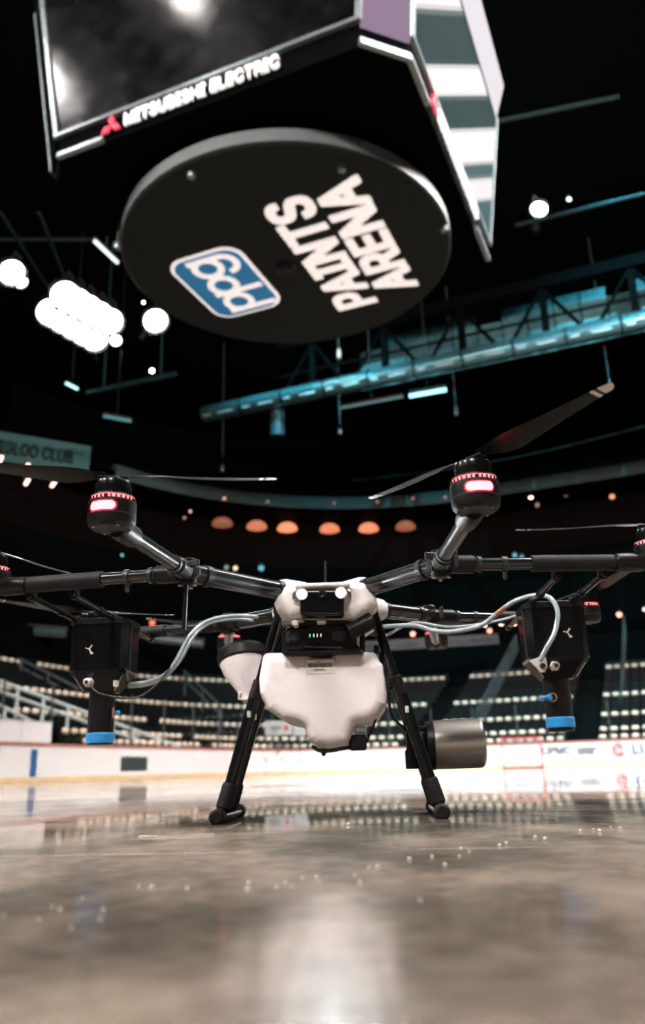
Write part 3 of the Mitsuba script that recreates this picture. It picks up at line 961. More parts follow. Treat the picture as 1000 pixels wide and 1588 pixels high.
def rail(pa, pb, label, h_=.0, r=.045, posts=5, gap=.45, m='m_rail', drop=1.1, name='handrail', bars_n=2):
    t = thing(name, label, 'railing')
    pa, pb = V(pa), V(pb)
    for b in range(bars_n):
        obj(t + '__bar', between(pa - ZA * gap * b, pb - ZA * gap * b, r, 8), m, True)
    for s in np.linspace(.04, .96, posts):
        p = pa + (pb - pa) * s
        obj(t + '__post', between(p, p - ZA * drop, r * .8, 8), m, True)


def board_y(x_):
    i, z = on_boards(x_, 1170)
    return uv(*ALL[i])[1]


rail(at_y(-30, 1046, board_y(-30) + 2.4), at_y(278, 1158, board_y(278) + .7), 'long pale sloping handrail crossing the left stand', r=.07, gap=.3, posts=9, drop=.9)
rail(at_y(-30, 1079, board_y(-30) + 1.4), at_y(75, 1132, board_y(75) + .8), 'lower pale sloping handrail at the left edge', r=.055, gap=.3, posts=4, drop=.6)
rail(at_y(30, 1022, 36), at_y(122, 1068, 35), 'dim upper handrail behind the left canister', r=.07, gap=.35, posts=3, m='m_glass_post')
rail(at_y(285, 1040, 40), at_y(345, 1098, 38), 'short dim handrail on the gangway left of the funnel', r=.05, gap=.4, posts=3, m='m_glass_post')
for (xa, ya, xb, yb, lab, n_) in ((800, 985, 738, 1105, 'dark picket fence along the gangway right of the steel cylinder', 26), (967, 955, 960, 1145, 'dark picket fence along the gangway at the right edge', 26)):
    pa, pb = at_y(xa, ya, 47), at_y(xb, yb, 39.6)
    t = thing('gangway_fence', lab, 'fence')
    obj(t + '__rail', between(pa, pb, .05, 8), 'm_glass_post', True)
    for s in np.linspace(0, 1, n_):
        p = pa + (pb - pa) * s
        obj(t + '__picket', between(p, p - ZA * 1.0, .022, 6), 'm_glass_post')
# small boards in the stand behind the left leg
for k, (xa, xb, ya, yb) in enumerate(((412, 452, 1118, 1140), (455, 474, 1121, 1141))):
    pa = at_y((xa + xb) / 2, (ya + yb) / 2, 37.6)
    w_, h_ = (xb - xa) * 37.6 / 1255 * 1.02, (yb - ya) * 37.6 / 1340
    t = thing('stand_sign', ['white sign with grey and red marks in the stand behind the left leg', 'small plain white sign below the tank'][k], 'sign')
    obj(t + '__panel', move(box(w_, .05, h_, (0, 0, 0), .01), *pa), 'm_board_seam')
    obj(t + '__post', between(pa - ZA * h_ / 2, pa - ZA * (pa[2] - .9), .03, 8), 'm_glass_post')
    if k == 0:
        obj(t + '__mark', move(cat([box(.5, .02, .12, (-.15, -.03, .02)), box(.3, .02, .06, (-.2, -.03, -.14))]), *pa), 'm_advert_grey')
        obj(t + '__mark', move(box(.16, .02, .22, (.33, -.03, 0), .03), *pa), 'm_red_mark')

# ---------------------------------------------------------------- ribbon board, club sign, far lamps
def ribbon_text(text, x0, y0, x1, y1, Y, rad, h_, label):
    a, b = at_y(x0, y0, Y), at_y(x1, y1, Y)
    x = b - a; w_ = np.linalg.norm(x); x /= w_
    n = np.cross(x, ZA); n /= np.linalg.norm(n)
    up_ = np.cross(n, x)
    t = thing('ribbon_display', label, 'display')
    obj(t + '__panel', xf(box(w_ + .3, .06, h_ * 1.9, (w_ / 2, .05, h_ / 2), .01), frame(x, -n, up_, a)), 'm_black')
    obj(t + '__lit_strip', xf(box(w_, .03, h_ * .55, (w_ / 2, .0, h_ * .5), .004), frame(x, -n, up_, a)), 'm_screen_off', emit=rad, weight=.02)


ribbon_text('', 44, 981, 98, 985, 40, (.008, .045, .048), .3, 'dim teal ribbon display at the far left above the left canister')
ribbon_text('', 240, 993, 312, 1001, 44.6, (.01, .045, .06), .28, 'dim blue ribbon display behind the left hoses')
ribbon_text('', 545, 1008, 770, 995, 46.5, (.006, .018, .03), .32, 'dim blue ribbon display behind the tank and right leg')

pa, pb = V([-18.6, 41.2, 16.9]), V([-13.45, 43.75, 16.75])
x = pb - pa; w_ = np.linalg.norm(x); x /= w_
n = np.cross(x, ZA); n /= np.linalg.norm(n); up_ = np.cross(n, x)
cs = thing('club_sign', 'dim teal club sign panel with dark letters at the far left', 'sign')
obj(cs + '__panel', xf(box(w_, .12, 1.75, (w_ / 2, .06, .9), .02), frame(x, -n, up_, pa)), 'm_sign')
obj(cs + '__lettering', lettering('IGLOO CLUB', .72, pa + x * .78 + up_ * .52 + n * .01, x, up_, n, .05, True, 4.0), 'm_dark')
part_label(cs + '__lettering', 'dark capital letters of the club name')
stage_light(V([-9.5, 38.5, 22.5]), pa + x * 3.6 + ZA * 1.0, (.35, .95, 1.0), 26, 24, 'added teal spotlight aimed at the club sign')  # added spot to tint the sign panel

for (x_, y_, lb) in ((1, 712, 'peach linear lamp under the club sign cut by the left edge'), (42, 724, 'peach linear lamp under the club sign, upper left of the four whole ones'), (90, 735, 'peach linear lamp under the club sign, upper right of the four whole ones'), (42, 747, 'peach linear lamp under the club sign, lower left of the four whole ones'), (83, 750, 'peach linear lamp half hidden behind the left propeller blade')):
    c = at_y(x_, y_, 41.5)
    d = V([.5, -.87, 0]) * .42
    t = thing('linear_club_lamp', lb, 'lamp', 'linear lamps under the club sign')
    obj(t + '__diffuser', tube([c - d, c + d], .1, 10), 'm_lens_glass', True, emit=(2.6, 1.7, 1.4), weight=.02)
    obj(t + '__housing', move(box(.4, .3, .1, (0, 0, .18), .02), *c), 'm_lamp_can')


def dot(x_, y_, Y, rad, r, label, group, name='small_lamp'):
    c = at_y(x_, y_, Y)
    t = thing(name, label, 'lamp', group)
    obj(t + '__bulb', move(trimesh.creation.icosphere(2, r), *c), 'm_lens_glass', True, emit=rad, weight=.006)
    obj(t + '__cap', move(lathe([(0, r * 1.5), (r * 1.1, r * 1.45), (r * 1.15, r * .7), (r * 1.0, r * .6)], 14), *c), 'm_lamp_can', 30)


for i_, (x_, y_, k) in enumerate(((118, 737, .6), (242, 762, 1.4), (286, 803, .6), (295, 793, 1.4), (348, 773, 1.5), (415, 778, .4), (518, 780, .3), (585, 778, .4), (640, 754 + 19, .5), (690, 771, .5), (820, 757, .6), (874, 748, .4), (929, 740, .35), (985, 731, .35))):
    c = 44 if x_ < 200 else 49
    dot(x_, y_, c, V((.95, .5, .36)) * k, .085, f'tiny orange-brown downlight in the soffit under the curved fascia, {NTH[i_]} from the left', 'soffit downlights')
dot(823, 771, 50, (7, 3.8, 3), .13, 'bright peach lamp under the fascia right of the right motor', None)
dot(833, 783, 50, (.35, .2, .16), .13, 'dim peach lamp beside the bright one right of the right motor', None)
dot(877, 766, 50, (.16, .12, .06), .2, 'dim yellowish lamp under the middle of the right fascia', None)
dot(946, 752, 50, (5, 2.6, 2.3), .13, 'bright peach lamp under the fascia at the far right', None)
dot(949, 770, 50, (1.0, .4, .2), .17, 'orange lamp just below the far right peach lamp', None)
dot(112, 849, 49, (9, 7.6, 7.4), .11, 'white lamp on the dark concourse below the left motor, leftmost of four', None)
dot(129, 851, 49, (.5, 2.0, 2.6), .10, 'blue lamp next to the leftmost white lamp on the concourse', None)
dot(167, 861, 49, (9, 7.6, 7.4), .11, 'white lamp between the blue lamps on the concourse', None)
dot(181, 861, 49, (.1, .4, .5), .11, 'dim blue lamp right of the second white lamp', None)
dot(189, 861, 49, (.15, .6, .75), .10, 'rightmost dim blue lamp of the concourse row', None)
dot(365, 881, 49, (1.3, 1.0, .6), .14, 'yellowish lamp above the left trunk tube', None)
dot(351, 880, 49, (.2, .25, .22), .14, 'dim greenish lamp beside the yellowish one', None)
dot(405, 881, 49, (.1, .4, .5), .18, 'blue lamp right of the yellowish lamp', None)
dot(798, 861, 49, (.1, .45, .55), .13, 'dim teal lamp above the right arm', None)
dot(809, 864, 49, (.06, .25, .3), .14, 'fainter teal lamp beside the dim teal lamp above the right arm', None)
dot(640, 983, 47, (3.0, 1.0, .7), .14, 'salmon lamp right of the right leg', None)
dot(759, 978, 47, (2.6, .9, .6), .13, 'salmon lamp below the right hose', None)
dot(777, 967, 47, (4.5, 2.5, 2.2), .12, 'pale pink lamp right of the salmon lamp below the hose', None)
dot(797, 966, 47, (4.0, 2.2, 1.7), .15, 'pale peach lamp beside the right canister', None)
dot(752, 970, 47, (4.5, 3.3, 3), .08, 'small whitish lamp touching the right hose', None)
dot(960, 953, 47, (3.0, 1.0, .7), .15, 'salmon lamp right of the rear right motor', None)
dot(1000, 945, 47, (1.5, 1.3, 1.2), .13, 'pale lamp cut by the right edge', None)
dot(352, 985, 47, (4.0, 1.1, .7), .14, 'orange lamp beside the white funnel', None)
dot(236, 966, 47, (1.3, .25, .1), .16, 'orange-red lamp behind the left rods', None)

# warm light pools of the suite wall, built as glowing solid domes
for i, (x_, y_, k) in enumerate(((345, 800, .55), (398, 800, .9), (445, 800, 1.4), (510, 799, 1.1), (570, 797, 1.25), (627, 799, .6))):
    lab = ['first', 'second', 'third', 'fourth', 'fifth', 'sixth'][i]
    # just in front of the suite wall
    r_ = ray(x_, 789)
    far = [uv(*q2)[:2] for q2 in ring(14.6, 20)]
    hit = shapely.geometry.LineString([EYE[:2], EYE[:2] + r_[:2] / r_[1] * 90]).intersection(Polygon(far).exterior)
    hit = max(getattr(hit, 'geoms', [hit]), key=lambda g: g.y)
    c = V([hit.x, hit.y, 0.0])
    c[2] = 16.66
    t = thing('wall_washer', f'glowing dome for a warm light pool on the suite wall, {lab} from the left', 'lamp')
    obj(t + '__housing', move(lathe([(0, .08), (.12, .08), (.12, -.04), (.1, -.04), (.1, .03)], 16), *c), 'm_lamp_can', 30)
    obj(t + '__glow_dome', move(lathe([(0, -.58), (.6, -.58), (.70, -.54), (.69, -.40), (.58, -.22), (.40, -.09), (.16, -.02), (.1, -.02)], 28), *c), 'm_lens_glass', True, emit=V((1.0, .30, .15)) * (k - .3) * .95, weight=.03)

# ================================================================ the drone
YAW = -.0517
DRONE = frame([math.cos(YAW), math.sin(YAW), 0], [-math.sin(YAW), math.cos(YAW), 0], [0, 0, 1], [-.012, 1.9, 0])
dn = thing('drone', 'large black spraying drone with white body and tank standing on the rink floor', 'drone')


def dp(name, mesh, m, smooth=30, label=None, emit=None, weight=None):
    k = obj(name if name.startswith(dn) or '__' in name else f'{dn}__{name}', xf(mesh, DRONE), m, smooth, emit, weight)
    if label:
        part_label(k, label)
    return k


ZARM = .478
BX = .018     # the body's centre line
# ---- white body shell
shell = [(-.0897, .4436), (-.0841, .4586), (-.0678, .481), (-.045, .4888), (-.0325, .4811), (.0678, .4772), (.0806, .488), (.1129, .4806), (.1337, .4453), (.133, .4302), (.115, .4159), (.0848, .3996), (.0653, .4067), (-.0287, .4102), (-.0537, .4061), (-.0834, .4257)]
bs = dp('body_shell', rounded_slab(shell, -.192, .14, .022, n=200), 'm_shell', 40, 'white plastic body shell')
dp(bs + '__brow', box(.118, .05, .012, (BX, -.183, .4735), .004), 'm_shell')
dp('front_panel', rounded_slab([(-.0295, .4655), (.0645, .4625), (.0625, .409), (.055, .4055), (-.022, .408), (-.0305, .411)], -.214, -.17, .008, n=100), 'm_black_gloss', 40, 'glossy black front panel with camera')
dp('front_camera', xf(lathe([(0, -.004), (.009, -.004), (.009, .004), (.006, .006), (0, .004)], 20, 'y'), frame([1, 0, 0], [0, -1, 0], [0, 0, 1], [BX, -.215, .452])), 'm_black_gloss')
for s, xc in ((-1, -.0295), (1, .0615)):
    hl = dp('headlight', box(.034, .03, .024, (xc, -.19, .4535), .006), 'm_chrome', 30, 'lit white headlight')
    ang_ = np.arange(24) * 2 * PI / 24
    disc_v = np.vstack([[xc - s * .004, -.2165, .4535], np.stack([xc - s * .004 + .0105 * np.cos(ang_), np.full(24, -.2160), .4535 + .0105 * np.sin(ang_)], 1)])
    led = trimesh.Trimesh(disc_v, [[0, 1 + k, 1 + (k + 1) % 24] for k in range(24)], process=False)
    dp(hl + '__rim', xf(lathe([(.0102, 0), (.0128, 0), (.0128, .006), (.0102, .006)], 24, 'y'), frame([1, 0, 0], [0, -1, 0], [0, 0, 1], [xc - s * .004, -.2115, .4535])), 'm_white')
    dp(hl + '__lens', led, 'm_lens_glass', False, emit=V((.95, 1.0, 1.0)) * 2400, weight=.4)
# sockets where the trunk tubes enter
TR = {'FL': ((-.066, -.150), (-.240, -.345)), 'FR': ((.100, -.142), (.257, -.330)), 'RL': ((-.10, .11), (-.262, .245)), 'RR': ((.137, .10), (.275, .235))}
for k_, (a, b) in TR.items():
    a3, b3 = V([a[0], a[1], .474]), V([b[0], b[1], ZARM])
    d = b3 - a3; d /= np.linalg.norm(d)
    dp(bs + '__arm_socket', tube([a3 - d * .05, a3 + d * .004, a3 + d * .012, a3 + d * .016], [.030, .028, .026, .0205], 28), 'm_shell', 40)
    tb = dp('trunk_tube', between(a3 - d * .04, b3, .0195, 28), 'm_carbon', 40, 'thick black carbon trunk tube')
    dp(tb + '__collar', between(a3 + d * .012, a3 + d * .03, .0215, 28), 'm_black', 30)
    dp(tb + '__clamp', between(b3 - d * .05, b3 - d * .036, .0222, 24), 'm_black', 30)
# ---- junctions: hinge block, latch, screws, and the arms
MOTOR = {'FL': (-.288, -.689), 'FR': (.285, -.702), 'ML': (-.673, -.28), 'MR': (.694, -.279), 'RML': (-.70, .40), 'RMR': (.72, .375), 'RL': (-.338, .70), 'RR': (.334, .78)}
BLADE = {'FL': 15, 'FR': -52, 'ML': 74, 'MR': 172.5, 'RML': 36, 'RMR': -72, 'RL': 20, 'RR': 48}
ARMS = {'FL': ('FL', 'ML'), 'FR': ('FR', 'MR'), 'RL': ('RL', 'RML'), 'RR': ('RR', 'RMR')}
for jk, (a, b) in TR.items():
    j = V([b[0], b[1], ZARM])
    sx = 1 if j[0] > 0 else -1
    hj = dp('fold_joint', cat([box(.05, .05, .030, j, .009), move(lathe([(0, -.026), (.017, -.024), (.018, .024), (.014, .028), (0, .029)], 20), *j), box(.03, .028, .012, j + [0, 0, -.021], .003)]), 'm_black', 30, 'black folding joint of the arms')
    dp(hj + '__latch', cat([move(rot(box(.07, .006, .014, (0, 0, 0), .002), sx * .5 * (1 if j[1] < 0 else -1), [0, 0, 1]), *(j + [0, -.030 * (1 if j[1] < 0 else -1), .008])), box(.010, .012, .030, j + [sx * .03, -.026, .004], .002)]), 'm_dark_grey', 30)
    for i, (ox, oy) in enumerate(((.016, -.012), (-.014, -.014), (.002, .014))):
        dp(hj + '__screw', move(lathe([(0, -.004), (.004, -.003), (.004, .0), (0, .0)], 10), *(j + [ox, oy, -.027])), 'm_chrome', 30)
    for mk in ARMS[jk]:
        m2 = MOTOR[mk]
        mpos = V([m2[0], m2[1], ZARM])
        d = mpos - j; L_ = np.linalg.norm(d); d /= L_
        sideways = mk in ('ML', 'MR', 'RML', 'RMR')
        e = j + d * (L_ - .03)
        at_ = dp('arm_tube', between(j + d * .015, e, .0138 if not sideways else .0125, 24), 'm_carbon', 40, 'slim black carbon arm tube')
        dp(at_ + '__sleeve', tube([j + d * .018, j + d * .022, j + d * .066, j + d * .070], [.016, .0185, .0185, .0155], 24), 'm_black', 30)
        dp(at_ + '__ring', between(j + d * .075, j + d * .083, .0165, 20), 'm_dark_grey', 30)
        dp(at_ + '__motor_mount', tube([e - d * .055, e - d * .05, e - d * .004, e + d * .01], [.0155, .0185, .0195, .0165], 24), 'm_black', 30)
        if sideways:
            q0, q1 = j + d * (L_ * .42), j + d * (L_ * .80)
            dp(at_ + '__cover', tube([q0, q0 + d * .001, q1 - d * .001, q1], [.0145, .0168, .0168, .0145], 24), 'm_rubber', 30, 'black rubber cover on the arm')
            dp(at_ + '__band', cat([between(j + d * .125, j + d * .135, .0158, 20), move(box(.008, .010, .022, (0, 0, 0), .002), *(j + d * .13 - ZA * .02))]), 'm_dark_grey', 30)
# the thin strut hanging from the front left joint, the aerial on the body
dp('hanging_strut', tube([(-.243, -.35, .466), (-.2435, -.35, .43), (-.245, -.35, .362)], [.0055, .005, .005], 12), 'm_black', 30, 'thin black strut hanging below the left joint')
dp('aerial', cat([tube(spline([(.0092, .13, .47), (.0085, .13, .52), (.0075, .13, .57), (.0095, .13, .612)], 6), .0022, 8)] + [move(lathe([(0, -.003), (.0042, 0), (0, .003)], 8), .0085, .13, .50 + .0095 * i) for i in range(12)]), 'm_dark_grey', 30, 'short beaded aerial behind the body')

# ---- motors and propellers
UB = lathe([(0, -.048), (.030, -.048), (.0360, -.0425), (.0378, -.036), (.0378, -.0095), (.0368, -.006), (.034, -.005), (0, -.005)], 48)
UBELL = lathe([(0, .003), (.030, .003), (.0298, .008), (.0292, .0085), (.0292, .017), (.0286, .0175), (.0286, .018), (.0292, .0185), (.0290, .026), (.027, .031), (.015, .032), (0, .032)], 48)
UGROOVE = cat([lathe([(.0365, z_), (.0379, z_ + .001), (.0379, z_ + .0035), (.0365, z_ + .0045)], 48) for z_ in (-.0085, -.030)])
UHUB = cat([lathe([(0, .031), (.014, .031), (.014, .036), (.011, .040), (0, .041)], 24), box(.05, .017, .006, (0, 0, .0385), .002)])
glow = lathe([(.0335, -.005), (.0345, -.0045), (.0345, .0030), (.0335, .0035)], 48)
glow.fix_normals()
fins = []
for i in range(28):
    a = 2 * PI * i / 28
    fins.append(rot(box(.0030, .0024 if i % 7 else .006, .0062, (.0352, 0, -.0022), .0004), a, [0, 0, 1]))
fins.append(lathe([(.0335, .0024), (.0362, .0026), (.0355, .0046), (.0335, .0046)], 48))
fins = cat(fins)


def led_patch(az, half, hz, z0, r):
    c = shapely.geometry.LineString([(-half + hz, 0), (half - hz, 0)]).buffer(hz, 8)
    vv, ff = trimesh.creation.triangulate_polygon(c.segmentize(.004), engine='earcut')
    m = trimesh.Trimesh(np.column_stack([vv, np.zeros(len(vv))]), ff).subdivide().subdivide()
    a = az + m.vertices[:, 0] / r
    bul = r + .0008
    v = np.column_stack([bul * np.cos(a), bul * np.sin(a), z0 + m.vertices[:, 1]])
    g = trimesh.Trimesh(v, m.faces, process=False)
    if (g.face_normals.mean(0) @ V([math.cos(az), math.sin(az), 0])) < 0:
        g.invert()
    return g


def blade_mesh(r0, r1, flip):
    st = [(.012, .012, 0, 34), (.03, .018, .0, 30), (.055, .034, .004, 24), (.075, .0415, .006, 20), (.10, .040, .004, 17), (.15, .033, .0, 13), (.20, .026, -.003, 10), (.235, .022, -.004, 8), (.258, .018, -.0045, 6), (.266, .010, -.006, 5)]
    xs = [s[0] for s in st]
    R_ = np.unique(np.r_[r0, [x for x in xs if r0 < x < r1], np.linspace(r0, r1, 7), r1])
    rows = []
    for x in R_:
        ch, of, tw = (np.interp(x, xs, [s[k] for s in st]) for k in (1, 2, 3))
        th = .0032 - .006 * x
        sec = V([(-.5, 0), (-.36, .75), (-.1, 1.0), (.2, .7), (.5, 0), (.2, -.25), (-.1, -.4), (-.36, -.4)]) * [ch, th]
        c, s = math.cos(math.radians(tw)), math.sin(math.radians(tw))
        y = sec[:, 0] * c - sec[:, 1] * s + of
        z = -(sec[:, 0] * s) * 1.0 + sec[:, 1] * c
        rows.append(np.column_stack([np.full(8, x), y * flip, z + .010 * (x / .26) ** 2]))
    n = 8
    v = np.vstack(rows); f = []
    for i in range(len(rows) - 1):
        for j_ in range(n):
            p, q_ = i * n + j_, i * n + (j_ + 1) % n
            f += [[p, q_, q_ + n], [p, q_ + n, p + n]]
    o = (len(rows) - 1) * n
    for j_ in range(1, n - 1):
        f += [[0, j_ + 1, j_], [o, o + j_, o + j_ + 1]]
    m = trimesh.Trimesh(v, f, process=False)
    m.fix_normals()
    return m


ZM = .516
order = ['FL', 'FR', 'ML', 'MR', 'RML', 'RMR', 'RL', 'RR']
for i, mk in enumerate(order):
    mx, my = MOTOR[mk]
    c = V([mx, my, ZM])
    jt = V(TR[next(q for q, v in ARMS.items() if mk in v)][1])
    az = math.atan2(my - jt[1], mx - jt[0])
    mo = dp('motor', move(UB, *c), 'm_black', 30, 'black motor with a red running light')
    dp(mo + '__bell', move(UBELL, *c), 'm_black_gloss', 25)
    dp(mo + '__band', move(UGROOVE, *c), 'm_dark_grey', 30)
    dp(mo + '__vent_glow', move(glow, *c), 'm_lens_glass', False, emit=(4.5, .42, .5), weight=.03)
    dp(mo + '__vent_fins', move(fins, *c), 'm_black')
    dp(mo + '__status_light', move(led_patch(az, .0215, .0072, -.0185, .0379), *c), 'm_lens_glass', False, emit=(15.0, .7, .95), weight=.12)
    dp(mo + '__bezel', move(led_patch(az, .0245, .0098, -.0185, .0374), *c), 'm_red')
    for k in range(4):
        a = az + (k + .5) * PI / 2
        dp(mo + '__screw', move(lathe([(0, -.0015), (.0022, -.001), (.0022, .001), (0, .001)], 8), *(c + [.029 * math.cos(a), .029 * math.sin(a), -.0475])), 'm_chrome')
    pp_ = dp('propeller', move(rot(UHUB, math.radians(BLADE[mk]), [0, 0, 1]), *c), 'm_black', 30, 'two-bladed black propeller with pale tips')
    fl = -1 if i % 2 == 0 else 1
    for h_ in (0, 180):
        for r0, r1, nm, m_ in ((.012, .236, 'blade', 'm_blade'), (.236, .243, 'blade_tip', 'm_grey_tip'), (.243, .248, 'blade', 'm_blade'), (.248, .266, 'blade_tip', 'm_grey_tip')):
            b_ = blade_mesh(r0, r1, fl)
            dp(f'{pp_}__{nm}', move(rot(b_, math.radians(BLADE[mk] + h_), [0, 0, 1]), *(c + [0, 0, .042])), m_, 40)

# ---- under the body: plate, battery, pump pieces, corrugated hose
dp('belly_plate', box(.15, .26, .012, (BX - .004, -.02, .404), .004), 'm_black')
bat = dp('battery', rounded_slab([(-.0694, .3968), (-.0215, .3951), (-.0138, .4019), (.0566, .3994), (.0638, .392), (.0836, .3863), (.0848, .3523), (.0922, .3511), (.0917, .3373), (-.0685, .3427), (-.0683, .3576), (-.0723, .3603)], -.146, .06, .006, n=140), 'm_black', 40, 'black battery with four charge lights')
for x_, col in ((-.015, (.1, .8, .35)), (-.0065, (.55, .62, .6)), (.0011, (.5, .55, .55)), (.0091, (.5, .55, .55))):
    led = box(.0022, .002, .0075, (x_, -.1472, .376), .0006)
    dp(bat + '__charge_light', led, 'm_lens_glass', False, emit=V(col) * 1.6, weight=.005)
dp(bat + '__handle', tube([(-.03, -.146, .352), (-.028, -.153, .350), (.055, -.153, .346), (.057, -.146, .346)], .004, 10), 'm_black_gloss', 40)
for gx_ in (-.052, .048):
    dp(bat + '__side_grip', box(.029, .02, .027, (gx_, -.147, .374), .006), 'm_dark_grey', 30)
for i, (x_, z_, w_, h_) in enumerate(((-.062, .402, .024, .012), (-.044, .400, .012, .016), (-.030, .404, .015, .009), (.012, .401, .02, .007), (.083, .403, .016, .012))):
    dp('pump_fitting', box(w_, .03, h_, (x_, -.165, z_), .003), 'm_chrome' if i % 2 == 0 else 'm_white')
dp('battery_cradle', cat([box(.17, .22, .008, (.012, -.05, .338), .003), box(.012, .03, .05, (-.072, -.125, .365), .003), box(.012, .03, .06, (.098, -.125, .37), .003)]), 'm_black')
kn = [(.0705, -.172, .377), (.088, -.172, .384), (.104, -.172, .391), (.122, -.17, .400)]
ks = spline(kn, 16)
dp('corrugated_hose', tube(ks, [.0165 + (.0022 if i % 3 == 0 else 0) for i in range(len(ks))], 20), 'm_corrugated', 25, 'black ribbed hose piece under the body')

# ---- tank
tank = [(-.1151, .3473), (-.0205, .3441), (-.0182, .3339), (.03, .3323), (.033, .3448), (.0812, .3442), (.1241, .3407), (.1333, .3213), (.1405, .3136), (.1459, .2517), (.1437, .2275), (.1253, .2039), (.105, .1925), (.0753, .1886), (.0617, .1557), (.0541, .1465), (.0195, .1413), (-.0098, .1458), (-.0244, .1581), (-.0313, .1845), (-.046, .1921), (-.0783, .2002), (-.1107, .223), (-.1307, .2578), (-.1342, .2802), (-.1229, .34)]
tk = dp('tank', rounded_slab(tank, -.135, .10, .028, n=240, steps=8), 'm_tank', 40, 'white plastic spray tank')
st = dp(tk + '__sticker', box(.060, .0014, .030, (.0055, -.1355, .310), .0004), 'm_white', False)
xb, bars_ = -.0205, []
while xb < .031:
    w_ = random.choice((.0006, .001, .0015))
    bars_.append(box(w_, .001, .0090, (xb + w_ / 2, -.1365, .3132)))
    xb += w_ + random.choice((.0007, .001, .0014))
bars_ += [box(.010, .001, .0016, (.002, -.1365, .3208)), box(.022, .001, .0012, (.003, -.1365, .3045)), box(.030, .001, .0010, (.004, -.1365, .3015))]
dp(tk + '__barcode', cat(bars_), 'm_ink', False)
dp(tk + '__drain', lathe([(0, .127), (.003, .128), (.006, .134), (.009, .139), (.022, .143), (0, .144)], 20), 'm_black')
scene[f'{tk}__drain'] = scene[f'{tk}__drain']
dp(tk + '__drain_strap', tube(spline([(-.02, -.08, .147), (-.004, -.085, .138), (.018, -.088, .1365), (.045, -.085, .1405), (.062, -.08, .143)], 6), .004, 8), 'm_dark_grey', 30)
ob = dp('outlet_valve', box(.038, .05, .032, (.079, -.075, .152), .004), 'm_black', 30, 'black outlet block under the tank')
dp(ob + '__clear_cap', cat([box(.026, .03, .016, (.086, -.075, .178), .003), box(.030, .034, .004, (.086, -.075, .188), .001)]), 'm_hose', 30)
for gx_ in (-.120, .128):
    dp('tank_bracket', box(.012, .18, .02, (gx_, -.02, .347), .003), 'm_black')

# ---- white funnel with black lid behind the left leg
ax = V([.16, -.25, -1.0]); ax /= np.linalg.norm(ax)
fx, fy, fz = facing(-ax, (0, 1, 0))
FF = frame(fx, fy, fz, (-.185, .05, .300))
fu = dp('filler_funnel', xf(lathe([(.0, -.045), (.012, -.045), (.016, -.03), (.030, -.005), (.050, .030), (.057, .055), (.054, .055), (.047, .030), (.012, -.02), (0, -.02)], 40), FF), 'm_tank', 40, 'white filler funnel')
dp(fu + '__lid', xf(lathe([(.0, .053), (.058, .053), (.061, .057), (.061, .078), (.055, .086), (.02, .090), (0, .090)], 40), FF), 'm_black', 30, 'black lid of the funnel')
dp(fu + '__tab', cat([box(.016, .004, .006, (-.192, .03, .276), .001), box(.004, .004, .018, (-.198, .03, .270), .001), box(.004, .004, .018, (-.184, .03, .268), .001), box(.016, .004, .004, (-.19, .03, .261), .001)]), 'm_white')

# ---- landing gear
for s in (-1, 1):
    top = V([BX + s * .106, 0, .440]); bot = V([BX + s * .224, 0, .016])
    for y_, ty in ((-.13, -.10), (-.045, .0)):
        a = top + [0, ty, 0]; b = bot + [0, y_, 0]
        d = b - a
        lg = dp('leg', tube([a, a + d * .40, a + d * .405], [.0082, .0085, .0085], 18), 'm_leg', 40, 'black landing leg')
        dp(lg + '__clamp', cat([tube([a + d * .36, a + d * .365, a + d * .45, a + d * .455], [.010, .0125, .0135, .011], 18), box(.018, .02, .02, a + d * .385 - [s * .012, 0, 0], .003)]), 'm_black', 30)
        dp(lg + '__lower_tube', tube([a + d * .44, a + d * .93], [.0125, .0118], 18), 'm_leg', 40)
        dp(lg + '__upper_bracket', box(.022, .03, .03, a + [0, 0, .005], .005), 'm_black', 30)
        dp(lg + '__foot', tube([a + d * .86, a + d * .87, a + d * .97, a + d * .985], [.0140, .0158, .0165, .012], 18), 'm_rubber', 30)
        dp(lg + '__sensor_tag', box(.008, .003, .014, a + d * (.53) + [0, -.013, 0], .001), 'm_panel_grey')
    sk = dp('skid', tube([bot + [0, -.185, -.003], bot + [0, .10, -.003]], .0125, 20), 'm_carbon', 40, 'short black landing skid')
    dp(sk + '__end_cap', tube([bot + [0, -.196, -.003], bot + [0, -.192, -.003], bot + [0, -.155, -.003]], [.011, .0155, .0155], 20), 'm_rubber', 30)
    dp(sk + '__end_cap', tube([bot + [0, .07, -.003], bot + [0, .098, -.003], bot + [0, .103, -.003]], [.0155, .0155, .011], 20), 'm_rubber', 30)

# ---- steel cylinder (radar) on the right leg
rd_c = (.0, .0, .1455)
rd = dp('radar_cylinder', xf(rot(lathe([(0, .0), (.050, .0), (.0525, .004), (.053, .108), (.050, .114), (.044, .117), (0, .117)], 64, 'x'), -.012, [0, 1, 0]), frame([1, 0, 0], [0, 1, 0], [0, 0, 1], [.2415, .0, .1450])), 'm_steel', 30, 'brushed steel cylinder on the right leg')
dp(rd + '__base', xf(lathe([(0, -.016), (.040, -.016), (.0515, -.010), (.0535, .0), (.0535, .006), (0, .006)], 48, 'x'), frame([1, 0, 0], [0, 1, 0], [0, 0, 1], [.2415, .0, .1450])), 'm_black', 30)
dp(rd + '__bracket', cat([box(.045, .04, .07, (.208, -.02, .140), .006), box(.05, .012, .010, (.205, -.03, .180), .002), box(.03, .012, .04, (.196, -.03, .115), .002)]), 'm_black')

